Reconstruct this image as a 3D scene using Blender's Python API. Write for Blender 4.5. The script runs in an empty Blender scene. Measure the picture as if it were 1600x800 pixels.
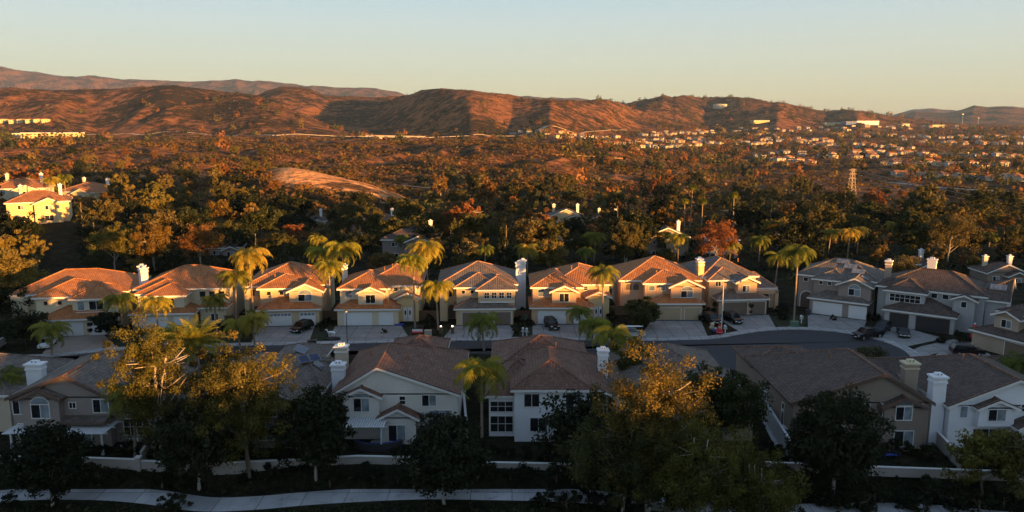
import bpy, math, random
import numpy as np
from mathutils import Vector, Matrix
R = math.radians
rnd = random.Random(7)
scene = bpy.context.scene
col = scene.collection

# ---------------------------------------------------------------- camera
CAM_H, PITCH, FPX = 37.0, R(9.81), 1232.0
cam_data = bpy.data.cameras.new('camera')
cam = bpy.data.objects.new('camera', cam_data); col.objects.link(cam)
cam.location = (0, 0, CAM_H); cam.rotation_euler = (R(90) - PITCH, 0, 0)
cam_data.sensor_width = 36; cam_data.lens = FPX / 1600 * 36
cam_data.clip_start = 0.5; cam_data.clip_end = 60000
scene.camera = cam

# ---------------------------------------------------------------- light
SKY_GAIN = 0.80
SUN_EL, SUN_AZ = R(3.3), R(46)          # azimuth to the right of straight behind the camera
to_sun = Vector((math.sin(SUN_AZ) * math.cos(SUN_EL), -math.cos(SUN_AZ) * math.cos(SUN_EL), math.sin(SUN_EL)))
sd = bpy.data.lights.new('sun', 'SUN'); sd.energy = 5.0; sd.angle = R(0.5); sd.color = (1.0, 0.46, 0.11)
so = bpy.data.objects.new('sun', sd); col.objects.link(so)
so.rotation_euler = to_sun.to_track_quat('Z', 'Y').to_euler()
w = bpy.data.worlds.new('World'); scene.world = w; w.use_nodes = True
nt = w.node_tree; nt.nodes.clear()
sky = nt.nodes.new('ShaderNodeTexSky'); sky.sky_type = 'NISHITA'; sky.sun_disc = False
sky.sun_elevation = SUN_EL; sky.sun_rotation = math.atan2(to_sun.x, to_sun.y)
sky.altitude = 100; sky.air_density = 1.0; sky.dust_density = 0.8; sky.ozone_density = 2.5
bg = nt.nodes.new('ShaderNodeBackground'); bg.inputs['Strength'].default_value = 0.10
out = nt.nodes.new('ShaderNodeOutputWorld'); tc = nt.nodes.new('ShaderNodeTexCoord'); sep = nt.nodes.new('ShaderNodeSeparateXYZ')
nt.links.new(tc.outputs['Generated'], sep.inputs[0])
skr = nt.nodes.new('ShaderNodeValToRGB'); e = skr.color_ramp.elements
for k, (pos_, c_) in enumerate([(0.0, (3.0, 2.45, 1.45)), (.030, (3.1, 2.85, 1.85)), (.070, (2.9, 3.05, 2.45)), (.11, (2.6, 2.95, 2.85)), (.15, (2.15, 2.8, 3.05)), (.35, (1.20, 1.70, 2.35)), (1.0, (.80, 1.18, 1.85))]):
    q = e[k] if k < 2 else e.new(.5)
    q.position = pos_; q.color = (*[v * .1 for v in c_], 1)
sca = nt.nodes.new('ShaderNodeVectorMath'); sca.operation = 'SCALE'; sca.inputs[3].default_value = 10.0 * SKY_GAIN
nt.links.new(sep.outputs[2], skr.inputs[0]); nt.links.new(skr.outputs[0], sca.inputs[0])
mxw = nt.nodes.new('ShaderNodeMix'); mxw.data_type = 'RGBA'; mxw.inputs[0].default_value = .85
nt.links.new(sky.outputs[0], mxw.inputs[6]); nt.links.new(sca.outputs[0], mxw.inputs[7])
nt.links.new(mxw.outputs[2], bg.inputs['Color']); nt.links.new(bg.outputs[0], out.inputs['Surface'])
vs = scene.view_settings
scene.display_settings.display_device = 'sRGB'
vs.view_transform = 'Standard'; vs.look = 'None'; vs.gamma = 1.0; vs.use_curve_mapping = False
vs.exposure = 1.75
cy = scene.cycles
cy.max_bounces = 5; cy.diffuse_bounces = 2; cy.glossy_bounces = 2; cy.transmission_bounces = 3; cy.volume_bounces = 0
cy.transparent_max_bounces = 4; cy.use_denoising = True; cy.caustics_reflective = False; cy.caustics_refractive = False
cy.sample_clamp_indirect = 4

# ---------------------------------------------------------------- projection helpers
CP, SP = math.cos(PITCH), math.sin(PITCH)
def ray(px, py):
    u, v = (px - 800) / FPX, (400 - py) / FPX
    return np.array([u, CP + v * SP, -SP + v * CP])
def G(px, py, z=0.0):
    d = ray(px, py); t = (z - CAM_H) / d[2]
    return Vector((d[0] * t, d[1] * t, z))
def AT(px, py, Y):
    d = ray(px, py); t = Y / d[1]
    return Vector((d[0] * t, Y, CAM_H + d[2] * t))

# ---------------------------------------------------------------- numpy noise
def _hash(ix, iy, s):
    h = (ix * 374761393 + iy * 668265263 + s * 974634777) & 0xFFFFFFFF
    h = ((h ^ (h >> 13)) * 1274126177) & 0xFFFFFFFF
    return ((h ^ (h >> 16)) & 0xFFFF) / 65535.0
def vnoise(x, y, s=0):
    x = np.asarray(x, float); y = np.asarray(y, float)
    ix = np.floor(x).astype(np.int64); iy = np.floor(y).astype(np.int64)
    fx = x - ix; fy = y - iy; fx = fx * fx * (3 - 2 * fx); fy = fy * fy * (3 - 2 * fy)
    a = _hash(ix, iy, s); b = _hash(ix + 1, iy, s); c = _hash(ix, iy + 1, s); d = _hash(ix + 1, iy + 1, s)
    return (a * (1 - fx) + b * fx) * (1 - fy) + (c * (1 - fx) + d * fx) * fy
def fbm(x, y, s=0, o=4):
    r = 0; a = 0.5; n = 0
    for k in range(o):
        r = r + a * vnoise(x * 2 ** k + 17 * k, y * 2 ** k - 9 * k, s + k); n += a; a *= 0.5
    return r / n
def ridged(x, y, s=0, o=4):
    r = 0; a = 0.5; n = 0
    for k in range(o):
        r = r + a * (1 - np.abs(2 * vnoise(x * 2 ** k + 31 * k, y * 2 ** k, s + k) - 1)); n += a; a *= 0.5
    return r / n
def sst(a, b, x):
    t = np.clip((x - a) / (b - a), 0, 1); return t * t * (3 - 2 * t)

# ---------------------------------------------------------------- terrain height
BL = ([-1e4, 230, 300, 450, 650, 1100, 1450, 2600, 5000, 9000, 30000], [0, 0, -2, -9, -11, 2, -6, -2, 8, 10, 10])
BR = ([-1e4, 230, 350, 500, 650, 850, 1100, 1450, 2100, 3300, 5000, 9000, 30000], [0, 0, -9, -18, -25, -29, -30, -28, -20, -10, 0, 8, 10])
LAYERS = [  # D, front width, back width, spur amp, spur size, crest (px, py)
 ([(0, 13000)], 2600, 4000, .55, 900, [(-300,112),(0,107),(30,111),(60,112),(100,119),(160,121),(190,124),(220,124),(260,126),(300,128),(370,124),(400,127),(440,129),(480,135),(540,138),(590,139),(620,143),(640,150),(700,152),(760,145),(800,149),(850,153),(900,153),(940,158),(980,162),(1010,190),(1100,200)]),
 ([(0, 15500)], 2500, 4000, .4, 1200, [(1350,200),(1385,182),(1420,172),(1450,169),(1490,172),(1520,178),(1560,200)]),
 ([(0, 9500)], 2200, 3000, .5, 700, [(1360,200),(1400,180),(1430,175),(1480,176),(1500,172),(1520,165),(1540,168),(1570,167),(1600,169),(1700,165),(1900,170)]),
 ([(0, 3600)], 1300, 1000, .35, 300, [(380,200),(400,152),(420,143),(445,137),(470,138),(490,143),(505,149),(540,152),(580,153),(620,152),(640,150),(700,165),(760,210)]),
 ([(0, 2750), (90, 2620), (150, 2780), (260, 2580), (330, 2640), (400, 2450), (540, 2250)], 950, 800, .36, 230, [(-300,138),(0,140),(20,137),(45,140),(90,143),(130,141),(170,141),(200,139),(240,137),(275,135),(300,138),(340,142),(380,147),(410,153),(440,165),(470,177),(505,192),(540,206),(580,215)]),
 ([(560, 3400), (620, 3150), (690, 2800), (735, 2620), (765, 2660), (800, 2800), (860, 2600), (1000, 3400)], 1000, 800, .34, 240, [(560,215),(580,175),(620,153),(645,148),(660,142),(690,139),(715,141),(740,142),(765,146),(800,149),(830,156),(860,157),(905,158),(945,155),(965,160),(990,170),(1040,186),(1100,200)]),
 ([(960, 4300), (1010, 4150), (1055, 4350), (1105, 4800), (1165, 4500), (1215, 4250), (1300, 4600), (1340, 4300), (1500, 5200)], 1400, 1100, .32, 340, [(900,200),(960,168),(985,161),(1010,157),(1035,150),(1050,153),(1070,149),(1082,152),(1110,153),(1150,152),(1170,153),(1200,159),(1230,162),(1260,168),(1290,174),(1320,171),(1340,173),(1380,180),(1430,187),(1500,193),(1560,200)]),
]
LAYERS = [([q[0] for q in D], [q[1] for q in D], wf, wb, sa, ss, [p[0] for p in c], [p[1] for p in c]) for D, wf, wb, sa, ss, c in LAYERS]
def crest_z(py, D):
    v = (400 - np.asarray(py, float)) / FPX
    return CAM_H + (-SP + v * CP) / (CP + v * SP) * D
def H(X, Y):
    X = np.asarray(X, float); Y = np.asarray(Y, float)
    Yc = np.maximum(Y, 1.0)
    px = 800 + 1250 * X / np.maximum(Yc, 100)
    b = sst(850, 1150, px)
    base = np.interp(Y, *BL) * (1 - b) + np.interp(Y, *BR) * b
    n = fbm(X / 140, Y / 140, 3, 4) - .5
    gul = ridged(X / 95 + fbm(X / 150, Y / 150, 33, 2) * 2, Y / 260, 35, 4) - .5
    base = base + (n * 20 + gul * 17) * sst(380, 800, Y) * (1 - .72 * b) * (1 - .5 * sst(1500, 2200, Y)) + (fbm(X / 40, Y / 40, 9, 3) - .5) * 5 * sst(260, 420, Y) * (1 - .6 * b)
    # wooded rise on the left
    base = base + 9 * sst(320, 60, px) * sst(170, 250, Y) * (1 - sst(330, 560, Y))
    # bare knoll
    kc = crest_z(np.interp(px, [250, 330, 400, 430, 450, 480, 560, 600, 640, 680], [278, 272, 268, 264, 263, 268, 287, 301, 318, 335]), 430)
    km = sst(230, 380, px) * (1 - sst(640, 690, px)) * np.where(Y < 430, sst(300, 428, Y), 1 - sst(435, 560, Y))
    base = base + np.maximum(kc + (fbm(X / 16, Y / 16, 15, 3) - .5) * 2.2 * (Y < 425) - base, 0) * km
    z = base
    for li, (dx, dd, wf, wb, sa, ss, cx, cyy) in enumerate(LAYERS):
        D = np.interp(px, dx, dd)
        cz = crest_z(np.interp(px, cx, cyy, left=230, right=230), D) + (fbm(px / 14, px * 0 + li * 7.3, 5, 3) - .5) * D * .0016
        t = np.where(Y < D, (Y - (D - wf)) / wf, 1 - (Y - D) / wb); t = np.clip(t, 0, 1)
        wx = X + ss * 1.3 * (fbm(X / (ss * 2.5), Y / (ss * 2.5), 21, 3) - .5)
        sp = ridged(wx / ss, Y / (ss * 3.2), 11 + li * 7, 5) - .55
        sh = t * t * (3 - 2 * t) + sa * sp * 3.2 * t * (1 - t)
        z = np.maximum(z, base + np.maximum(cz - base, 0) * np.clip(sh, 0, 1.02))
    # slope below the garden walls, path bench
    z = z - 1.6 * (1 - sst(78.2, 80.2, Y))
    # the ridge behind the photographer that shades the near street
    cr = .9 + np.interp(X, [-600, 100, 140, 170, 194, 198, 204.5, 208, 215, 245, 262, 290, 700], [20.2, 20.2, 21.3, 21.2, 21.4, 14.5, 14.5, 21.8, 21.6, 21.8, 23.4, 23.8, 25]) + (fbm(X / 9, X * 0, 41, 3) - .5) * 2.0 + (fbm(X / 30, X * 0, 47, 2) - .5) * 2.5  # unseen crest, heights and notch shaped to choose what catches the sun
    m = np.where(Y < -70, np.clip(1 - (-70 - Y) / 500, .3, 1), 1 - sst(-70, -10, Y))
    z = np.where(Y < 0, z + (cr + 1.6) * m, z)
    return z
def GT(px, py, y0=60):
    """where the sight line through a pixel meets the terrain"""
    d = ray(px, py); Y = y0 * 1.03 ** np.arange(0, 230)
    t = Y / d[1]; zr = CAM_H + d[2] * t; h = H(d[0] * t, Y)
    k = np.argmax(zr < h)
    if zr[k] >= h[k]: return None
    j = max(k - 1, 0); a, b = zr[j] - h[j], zr[k] - h[k]; m = Y[j] + (Y[k] - Y[j]) * (a / (a - b) if a > b else 1)
    return Vector((d[0] * m / d[1], m, float(H(d[0] * m / d[1], m))))

# ---------------------------------------------------------------- materials
MATS = {}
def newmat(name):
    m = bpy.data.materials.new(name); m.use_nodes = True; MATS[name] = m
    return m, m.node_tree, m.node_tree.nodes['Principled BSDF']
def ramp(nt, fac, stops):
    r = nt.nodes.new('ShaderNodeValToRGB'); e = r.color_ramp.elements
    while len(e) < len(stops): e.new(0.5)
    for k, (p, c) in enumerate(stops):
        e[k].position = p; e[k].color = (c[0], c[1], c[2], 1) if hasattr(c, '__len__') else (c, c, c, 1)
    nt.links.new(fac, r.inputs[0]); return r
def noise(nt, scale, detail=4, vec=None, rough=.5):
    n = nt.nodes.new('ShaderNodeTexNoise'); n.inputs['Scale'].default_value = scale
    n.inputs['Detail'].default_value = detail; n.inputs['Roughness'].default_value = rough
    if vec is not None: nt.links.new(vec, n.inputs['Vector'])
    return n
def geo(nt): return nt.nodes.new('ShaderNodeNewGeometry').outputs['Position']
def bump(nt, p, h, strength, dist=.05):
    b = nt.nodes.new('ShaderNodeBump'); b.inputs['Strength'].default_value = strength; b.inputs['Distance'].default_value = dist
    nt.links.new(h, b.inputs['Height']); nt.links.new(b.outputs[0], p.inputs['Normal']); return b
def flat(name, c, rough=.7, var=.18, scale=1.5, bs=.25, metal=0, spec=.3, emit=None):
    """plain surface with weathering: two noises vary the colour, a fine one the relief"""
    m, nt, p = newmat(name); pos = geo(nt)
    n = noise(nt, scale, 5, pos, .6); n2 = noise(nt, scale * 14, 3, pos)
    mx = nt.nodes.new('ShaderNodeMath'); mx.operation = 'MULTIPLY_ADD'
    nt.links.new(n.outputs[0], mx.inputs[0]); mx.inputs[1].default_value = .7
    m2 = nt.nodes.new('ShaderNodeMath'); m2.operation = 'MULTIPLY'; nt.links.new(n2.outputs[0], m2.inputs[0]); m2.inputs[1].default_value = .3
    nt.links.new(m2.outputs[0], mx.inputs[2])
    lo = [x * (1 - var) for x in c]; hi = [min(1, x * (1 + var)) for x in c]
    r = ramp(nt, mx.outputs[0], [(.3, lo), (.7, hi)])
    nt.links.new(r.outputs[0], p.inputs['Base Color'])
    p.inputs['Roughness'].default_value = rough; p.inputs['Metallic'].default_value = metal
    p.inputs['Specular IOR Level'].default_value = spec
    if bs: bump(nt, p, n2.outputs[0], bs, .03)
    return m
def tiles(name, c, c2, var=1.0):
    m, nt, p = newmat(name)
    uv = nt.nodes.new('ShaderNodeUVMap'); uv.uv_map = 'UVMap'
    b = nt.nodes.new('ShaderNodeTexBrick'); nt.links.new(uv.outputs[0], b.inputs['Vector'])
    b.offset = .5; b.inputs['Scale'].default_value = 1; b.inputs['Brick Width'].default_value = .34; b.inputs['Row Height'].default_value = .40
    b.inputs['Mortar Size'].default_value = .035; b.inputs['Mortar Smooth'].default_value = .6; b.inputs['Bias'].default_value = 0
    b.inputs['Color1'].default_value = (*[x * .82 for x in c], 1); b.inputs['Color2'].default_value = (*c2, 1); b.inputs['Mortar'].default_value = (*[x * .55 for x in c], 1)
    n = noise(nt, .55, 5, geo(nt), .65); r = ramp(nt, n.outputs[0], [(.3, .74), (.7, 1.15)])
    mx = nt.nodes.new('ShaderNodeMix'); mx.data_type = 'RGBA'; mx.blend_type = 'MULTIPLY'; mx.inputs[0].default_value = 1
    nt.links.new(b.outputs[0], mx.inputs[6]); nt.links.new(r.outputs[0], mx.inputs[7])
    nt.links.new(mx.outputs[2], p.inputs['Base Color']); p.inputs['Roughness'].default_value = .8; p.inputs['Specular IOR Level'].default_value = .25
    # rows overlap: saw-tooth height up the slope, rounded across
    sx = nt.nodes.new('ShaderNodeSeparateXYZ'); nt.links.new(uv.outputs[0], sx.inputs[0])
    def M(op, a, bb):
        q = nt.nodes.new('ShaderNodeMath'); q.operation = op
        for k, v in enumerate((a, bb)):
            if v is None: continue
            if isinstance(v, (int, float)): q.inputs[k].default_value = v
            else: nt.links.new(v, q.inputs[k])
        return q.outputs[0]
    saw = M('FRACT', M('DIVIDE', sx.outputs[1], .40), None)
    rnd_ = M('ABSOLUTE', M('SINE', M('MULTIPLY', sx.outputs[0], math.pi / .34), None), None)
    hgt = M('ADD', M('MULTIPLY', M('SUBTRACT', 1.0, saw), .06), M('MULTIPLY', rnd_, .05))
    bump(nt, p, hgt, .8, 1.0)
    return m
def leafmat(name, c, c2, trans=.35):
    m = bpy.data.materials.new(name); m.use_nodes = True; MATS[name] = m; nt = m.node_tree; nt.nodes.clear()
    o = nt.nodes.new('ShaderNodeOutputMaterial'); a = nt.nodes.new('ShaderNodeAttribute'); a.attribute_name = 'v'
    oi = nt.nodes.new('ShaderNodeObjectInfo')
    r = ramp(nt, a.outputs['Fac'], [(0, c), (1, c2)])
    hs = nt.nodes.new('ShaderNodeHueSaturation'); nt.links.new(r.outputs[0], hs.inputs['Color'])
    mr = nt.nodes.new('ShaderNodeMapRange'); nt.links.new(oi.outputs['Random'], mr.inputs[0]); mr.inputs[3].default_value = .47; mr.inputs[4].default_value = .525
    m3 = nt.nodes.new('ShaderNodeMapRange'); nt.links.new(oi.outputs['Random'], m3.inputs[0]); m3.inputs[3].default_value = 1.3; m3.inputs[4].default_value = .75
    nt.links.new(mr.outputs[0], hs.inputs['Hue']); nt.links.new(m3.outputs[0], hs.inputs['Value'])
    d = nt.nodes.new('ShaderNodeBsdfDiffuse'); t = nt.nodes.new('ShaderNodeBsdfTranslucent'); mx = nt.nodes.new('ShaderNodeMixShader')
    g = nt.nodes.new('ShaderNodeBsdfGlossy'); g.inputs['Roughness'].default_value = .5; m4 = nt.nodes.new('ShaderNodeMixShader'); m4.inputs[0].default_value = .012
    nt.links.new(hs.outputs[0], d.inputs[0]); nt.links.new(hs.outputs[0], t.inputs[0]); mx.inputs[0].default_value = trans
    nt.links.new(d.outputs[0], mx.inputs[1]); nt.links.new(t.outputs[0], mx.inputs[2])
    nt.links.new(mx.outputs[0], m4.inputs[1]); nt.links.new(g.outputs[0], m4.inputs[2]); nt.links.new(m4.outputs[0], o.inputs[0])
    return m

# terrain: dry grass, scrub, soil
m, nt, p = newmat('terrain_mat'); pos = geo(nt)
n1 = noise(nt, .0045, 6, pos, .6); n2 = noise(nt, .035, 6, pos, .7); n3 = noise(nt, .25, 3, pos, .6)
grass = ramp(nt, n2.outputs[0], [(.35, (.15, .060, .026)), (.65, (.33, .14, .058))])
scrub = ramp(nt, n3.outputs[0], [(.35, (.020, .016, .009)), (.65, (.065, .042, .02))])
ad = nt.nodes.new('ShaderNodeMath'); ad.operation = 'MULTIPLY_ADD'; ad.inputs[1].default_value = .5
nt.links.new(n2.outputs[0], ad.inputs[0])
sc_ = nt.nodes.new('ShaderNodeMath'); sc_.operation = 'MULTIPLY'; sc_.inputs[1].default_value = .5; nt.links.new(n1.outputs[0], sc_.inputs[0]); nt.links.new(sc_.outputs[0], ad.inputs[2])
mask = ramp(nt, ad.outputs[0], [(.46, 0), (.55, 1)])
mx = nt.nodes.new('ShaderNodeMix'); mx.data_type = 'RGBA'
nt.links.new(mask.outputs[0], mx.inputs[0]); nt.links.new(scrub.outputs[0], mx.inputs[6]); nt.links.new(grass.outputs[0], mx.inputs[7])
# planted soil and lawn where the houses stand
sx = nt.nodes.new('ShaderNodeSeparateXYZ'); nt.links.new(pos, sx.inputs[0])
mr = nt.nodes.new('ShaderNodeMapRange'); nt.links.new(sx.outputs[1], mr.inputs[0]); mr.inputs[1].default_value = 260; mr.inputs[2].default_value = 340
n4 = noise(nt, .4, 5, pos, .7); soil = ramp(nt, n4.outputs[0], [(.35, (.012, .015, .008)), (.65, (.034, .030, .018))])
mx2 = nt.nodes.new('ShaderNodeMix'); mx2.data_type = 'RGBA'
nt.links.new(mr.outputs[0], mx2.inputs[0]); nt.links.new(soil.outputs[0], mx2.inputs[6]); nt.links.new(mx.outputs[2], mx2.inputs[7])
at = nt.nodes.new('ShaderNodeAttribute'); at.attribute_name = 'bare'
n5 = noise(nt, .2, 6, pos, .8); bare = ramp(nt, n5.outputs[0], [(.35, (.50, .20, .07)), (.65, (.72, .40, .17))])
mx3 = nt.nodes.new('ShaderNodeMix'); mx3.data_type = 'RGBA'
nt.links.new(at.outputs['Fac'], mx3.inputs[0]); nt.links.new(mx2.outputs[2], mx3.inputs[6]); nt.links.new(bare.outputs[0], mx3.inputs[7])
nt.links.new(mx3.outputs[2], p.inputs['Base Color']); p.inputs['Roughness'].default_value = 1; p.inputs['Specular IOR Level'].default_value = .05
bm_ = nt.nodes.new('ShaderNodeMath'); bm_.operation = 'ADD'; nt.links.new(n2.outputs[0], bm_.inputs[0]); nt.links.new(n3.outputs[0], bm_.inputs[1])
bump(nt, p, bm_.outputs[0], .9, 3.5)

STUCCO = {}
def slabs(name, c, size, tone=.86):
    m = flat(name, c, .9, .2, .45, .3); nt = m.node_tree; p = nt.nodes['Principled BSDF']; src = p.inputs['Base Color'].links[0].from_socket
    b = nt.nodes.new('ShaderNodeTexBrick'); b.offset = 0; b.inputs['Scale'].default_value = 1; b.inputs['Brick Width'].default_value = size; b.inputs['Row Height'].default_value = size; b.inputs['Mortar Size'].default_value = .05
    b.inputs['Color1'].default_value = (1, 1, 1, 1); b.inputs['Color2'].default_value = (tone, tone, tone, 1); b.inputs['Mortar'].default_value = (.35, .34, .33, 1); nt.links.new(geo(nt), b.inputs['Vector'])
    n = noise(nt, .9, 4, geo(nt), .7); st = ramp(nt, n.outputs[0], [(.28, .55), (.40, 1)])
    x = None
    for o_ in (b.outputs[0], st.outputs[0]):
        mx = nt.nodes.new('ShaderNodeMix'); mx.data_type = 'RGBA'; mx.blend_type = 'MULTIPLY'; mx.inputs[0].default_value = 1; nt.links.new(src, mx.inputs[6]); nt.links.new(o_, mx.inputs[7]); src = mx.outputs[2]
    nt.links.new(src, p.inputs['Base Color'])
for nm, c in dict(cream=(.64, .55, .39), white=(.78, .78, .80), offwhite=(.66, .63, .57), taupe=(.30, .25, .22), tan=(.40, .32, .24), sand=(.55, .43, .28), beige=(.58, .48, .36),
                  peach=(.54, .36, .23), brown=(.27, .215, .17), grey=(.42, .41, .41), yellow=(.64, .50, .27)).items():
    STUCCO[nm] = flat('stucco_' + nm, c, .9, .10, .35, .3)
flat('trim_white', (.72, .71, .68), .6, .06); flat('trim_tan', (.42, .34, .26), .7, .08); flat('trim_dark', (.12, .085, .065), .7, .1)
flat('door_white', (.74, .74, .74), .5, .04, .8, .05); flat('door_brown', (.20, .145, .11), .6, .1, .8, .05); flat('door_tan', (.46, .35, .22), .6, .08, .8, .05)
flat('door_dark', (.045, .04, .04), .5, .1, .8, .05)
slabs('concrete', (.27, .26, .25), 2.8); slabs('sidewalk', (.36, .355, .35), 1.9); slabs('path_concrete', (.50, .50, .51), 4.3, .66); flat('paver', (.30, .235, .19), .9, .2, .9, .4)
flat('asphalt', (.045, .045, .05), .9, .18, .35, .4); flat('wallstucco', (.40, .36, .32), .9, .14, .5, .3); flat('fence_white', (.60, .62, .64), .8, .08)
flat('bark', (.16, .12, .09), .95, .3, 3, .8); flat('bark_pale', (.42, .37, .31), .9, .25, 2, .5); flat('palm_trunk', (.26, .20, .15), .95, .25, 3, .7)
flat('metal_dark', (.05, .05, .055), .5, .1); flat('metal_grey', (.35, .36, .36), .45, .1, 1, .05, .6); flat('wood', (.14, .085, .05), .8, .3, 2, .4)
flat('lawn', (.018, .026, .010), 1, .4, 2, .6); flat('red', (.55, .025, .03), .5, .1); flat('green_box', (.10, .17, .12), .5, .1); flat('blue', (.035, .07, .35), .5, .1)
flat('white_paint', (.75, .75, .75), .4, .05, 1, 0); flat('plank_white', (.66, .67, .68), .7, .14, 2, .2); flat('tank', (.50, .47, .36), .6, .06)
flat('yellow_wall', (.62, .50, .26), .8, .08); flat('bluewall', (.10, .16, .35), .7, .1); flat('dirt', (.33, .20, .11), 1, .2, .2, .4); flat('rubber', (.02, .02, .02), .8, .1)
flat('pink', (.60, .12, .18), .7, .1)
def glassy(name, c, rough=.12, spec=.6):
    m, nt, p = newmat(name); n = noise(nt, .9, 2, geo(nt)); r = ramp(nt, n.outputs[0], [(.35, [x * .7 for x in c]), (.65, [x * 1.3 for x in c])])
    nt.links.new(r.outputs[0], p.inputs['Base Color']); p.inputs['Roughness'].default_value = rough; p.inputs['Specular IOR Level'].default_value = spec
    b = bump(nt, p, n.outputs[0], .04, .1); return m
glassy('glass', (.018, .02, .024)); glassy('glass_blind', (.22, .26, .29), .25, .4); glassy('solar_grey', (.16, .18, .20), .2, .5); glassy('solar', (.012, .02, .07), .15, .5); glassy('car_glass', (.01, .011, .013), .06)
def paint(name, c):
    m, nt, p = newmat(name); n = noise(nt, 3, 3, geo(nt)); r = ramp(nt, n.outputs[0], [(.3, [x * .88 for x in c]), (.7, [x * 1.08 for x in c])])
    nt.links.new(r.outputs[0], p.inputs['Base Color']); p.inputs['Roughness'].default_value = .28; p.inputs['Coat Weight'].default_value = .12; p.inputs['Specular IOR Level'].default_value = .3
paint('paint_black', (.006, .006, .007)); paint('paint_white', (.72, .72, .72)); paint('paint_silver', (.45, .46, .48)); paint('paint_dark', (.018, .02, .028))
flat('light_red', (.35, .01, .01), .3, .05, 1, 0); flat('light_clear', (.6, .6, .58), .2, .05, 1, 0)
TILE = dict(rust=tiles('tile_rust', (.42, .165, .060), (.50, .21, .080)), brown=tiles('tile_brown', (.17, .088, .062), (.23, .125, .088)),
            grey=tiles('tile_grey', (.155, .128, .108), (.22, .18, .15)), dark=tiles('tile_dark', (.095, .068, .056), (.14, .10, .08)), clay=tiles('tile_clay', (.42, .21, .12), (.5, .27, .16)))
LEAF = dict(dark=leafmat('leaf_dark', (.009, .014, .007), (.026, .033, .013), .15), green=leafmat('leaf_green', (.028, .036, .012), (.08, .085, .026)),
            olive=leafmat('leaf_olive', (.055, .055, .017), (.14, .115, .035), .35), gold=leafmat('leaf_gold', (.11, .09, .020), (.27, .20, .045), .4),
            euc=leafmat('leaf_euc', (.024, .030, .008), (.185, .158, .030), .35),
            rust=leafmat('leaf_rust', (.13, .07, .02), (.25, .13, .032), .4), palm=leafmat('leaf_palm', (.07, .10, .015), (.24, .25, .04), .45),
            palmlit=leafmat('leaf_palmlit', (.15, .17, .02), (.42, .36, .05), .5), scrub=leafmat('leaf_scrub', (.05, .04, .018), (.16, .09, .04), .3))  # palmlit: palm copy with sunlight brightened into the leaf colour

# ---------------------------------------------------------------- object helpers
def link(name, me, parent=None, kind=None):
    o = bpy.data.objects.new(name, me); col.objects.link(o)
    if parent is not None: o.parent = parent
    if kind: o['kind'] = kind
    return o
def tag(o, label, cat, group=None):
    o['label'] = label; o['category'] = cat
    if group: o['group'] = group
    return o
def thing(name, label, cat, loc=(0, 0, 0), rz=0, group=None):
    o = bpy.data.objects.new(name, None); col.objects.link(o); o.location = loc; o.rotation_euler = (0, 0, rz); o.empty_display_size = .5
    return tag(o, label, cat, group)
def kids(o): return [c for c in bpy.data.objects if c.parent == o]
def dup(src, loc, rz=0, scale=1.0, label=None, group=None, tree=None):
    r = src.copy(); col.objects.link(r); r.location = loc; r.rotation_euler = (0, 0, rz)
    r.scale = (scale,) * 3 if not hasattr(scale, '__len__') else scale
    if label: r['label'] = label
    if group: r['group'] = group
    for ch, gs in (tree if tree is not None else [(c, kids(c)) for c in kids(src)]):
        c = ch.copy(); col.objects.link(c); c.parent = r
        for g in gs:
            d = g.copy(); col.objects.link(d); d.parent = c
    return r
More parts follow.
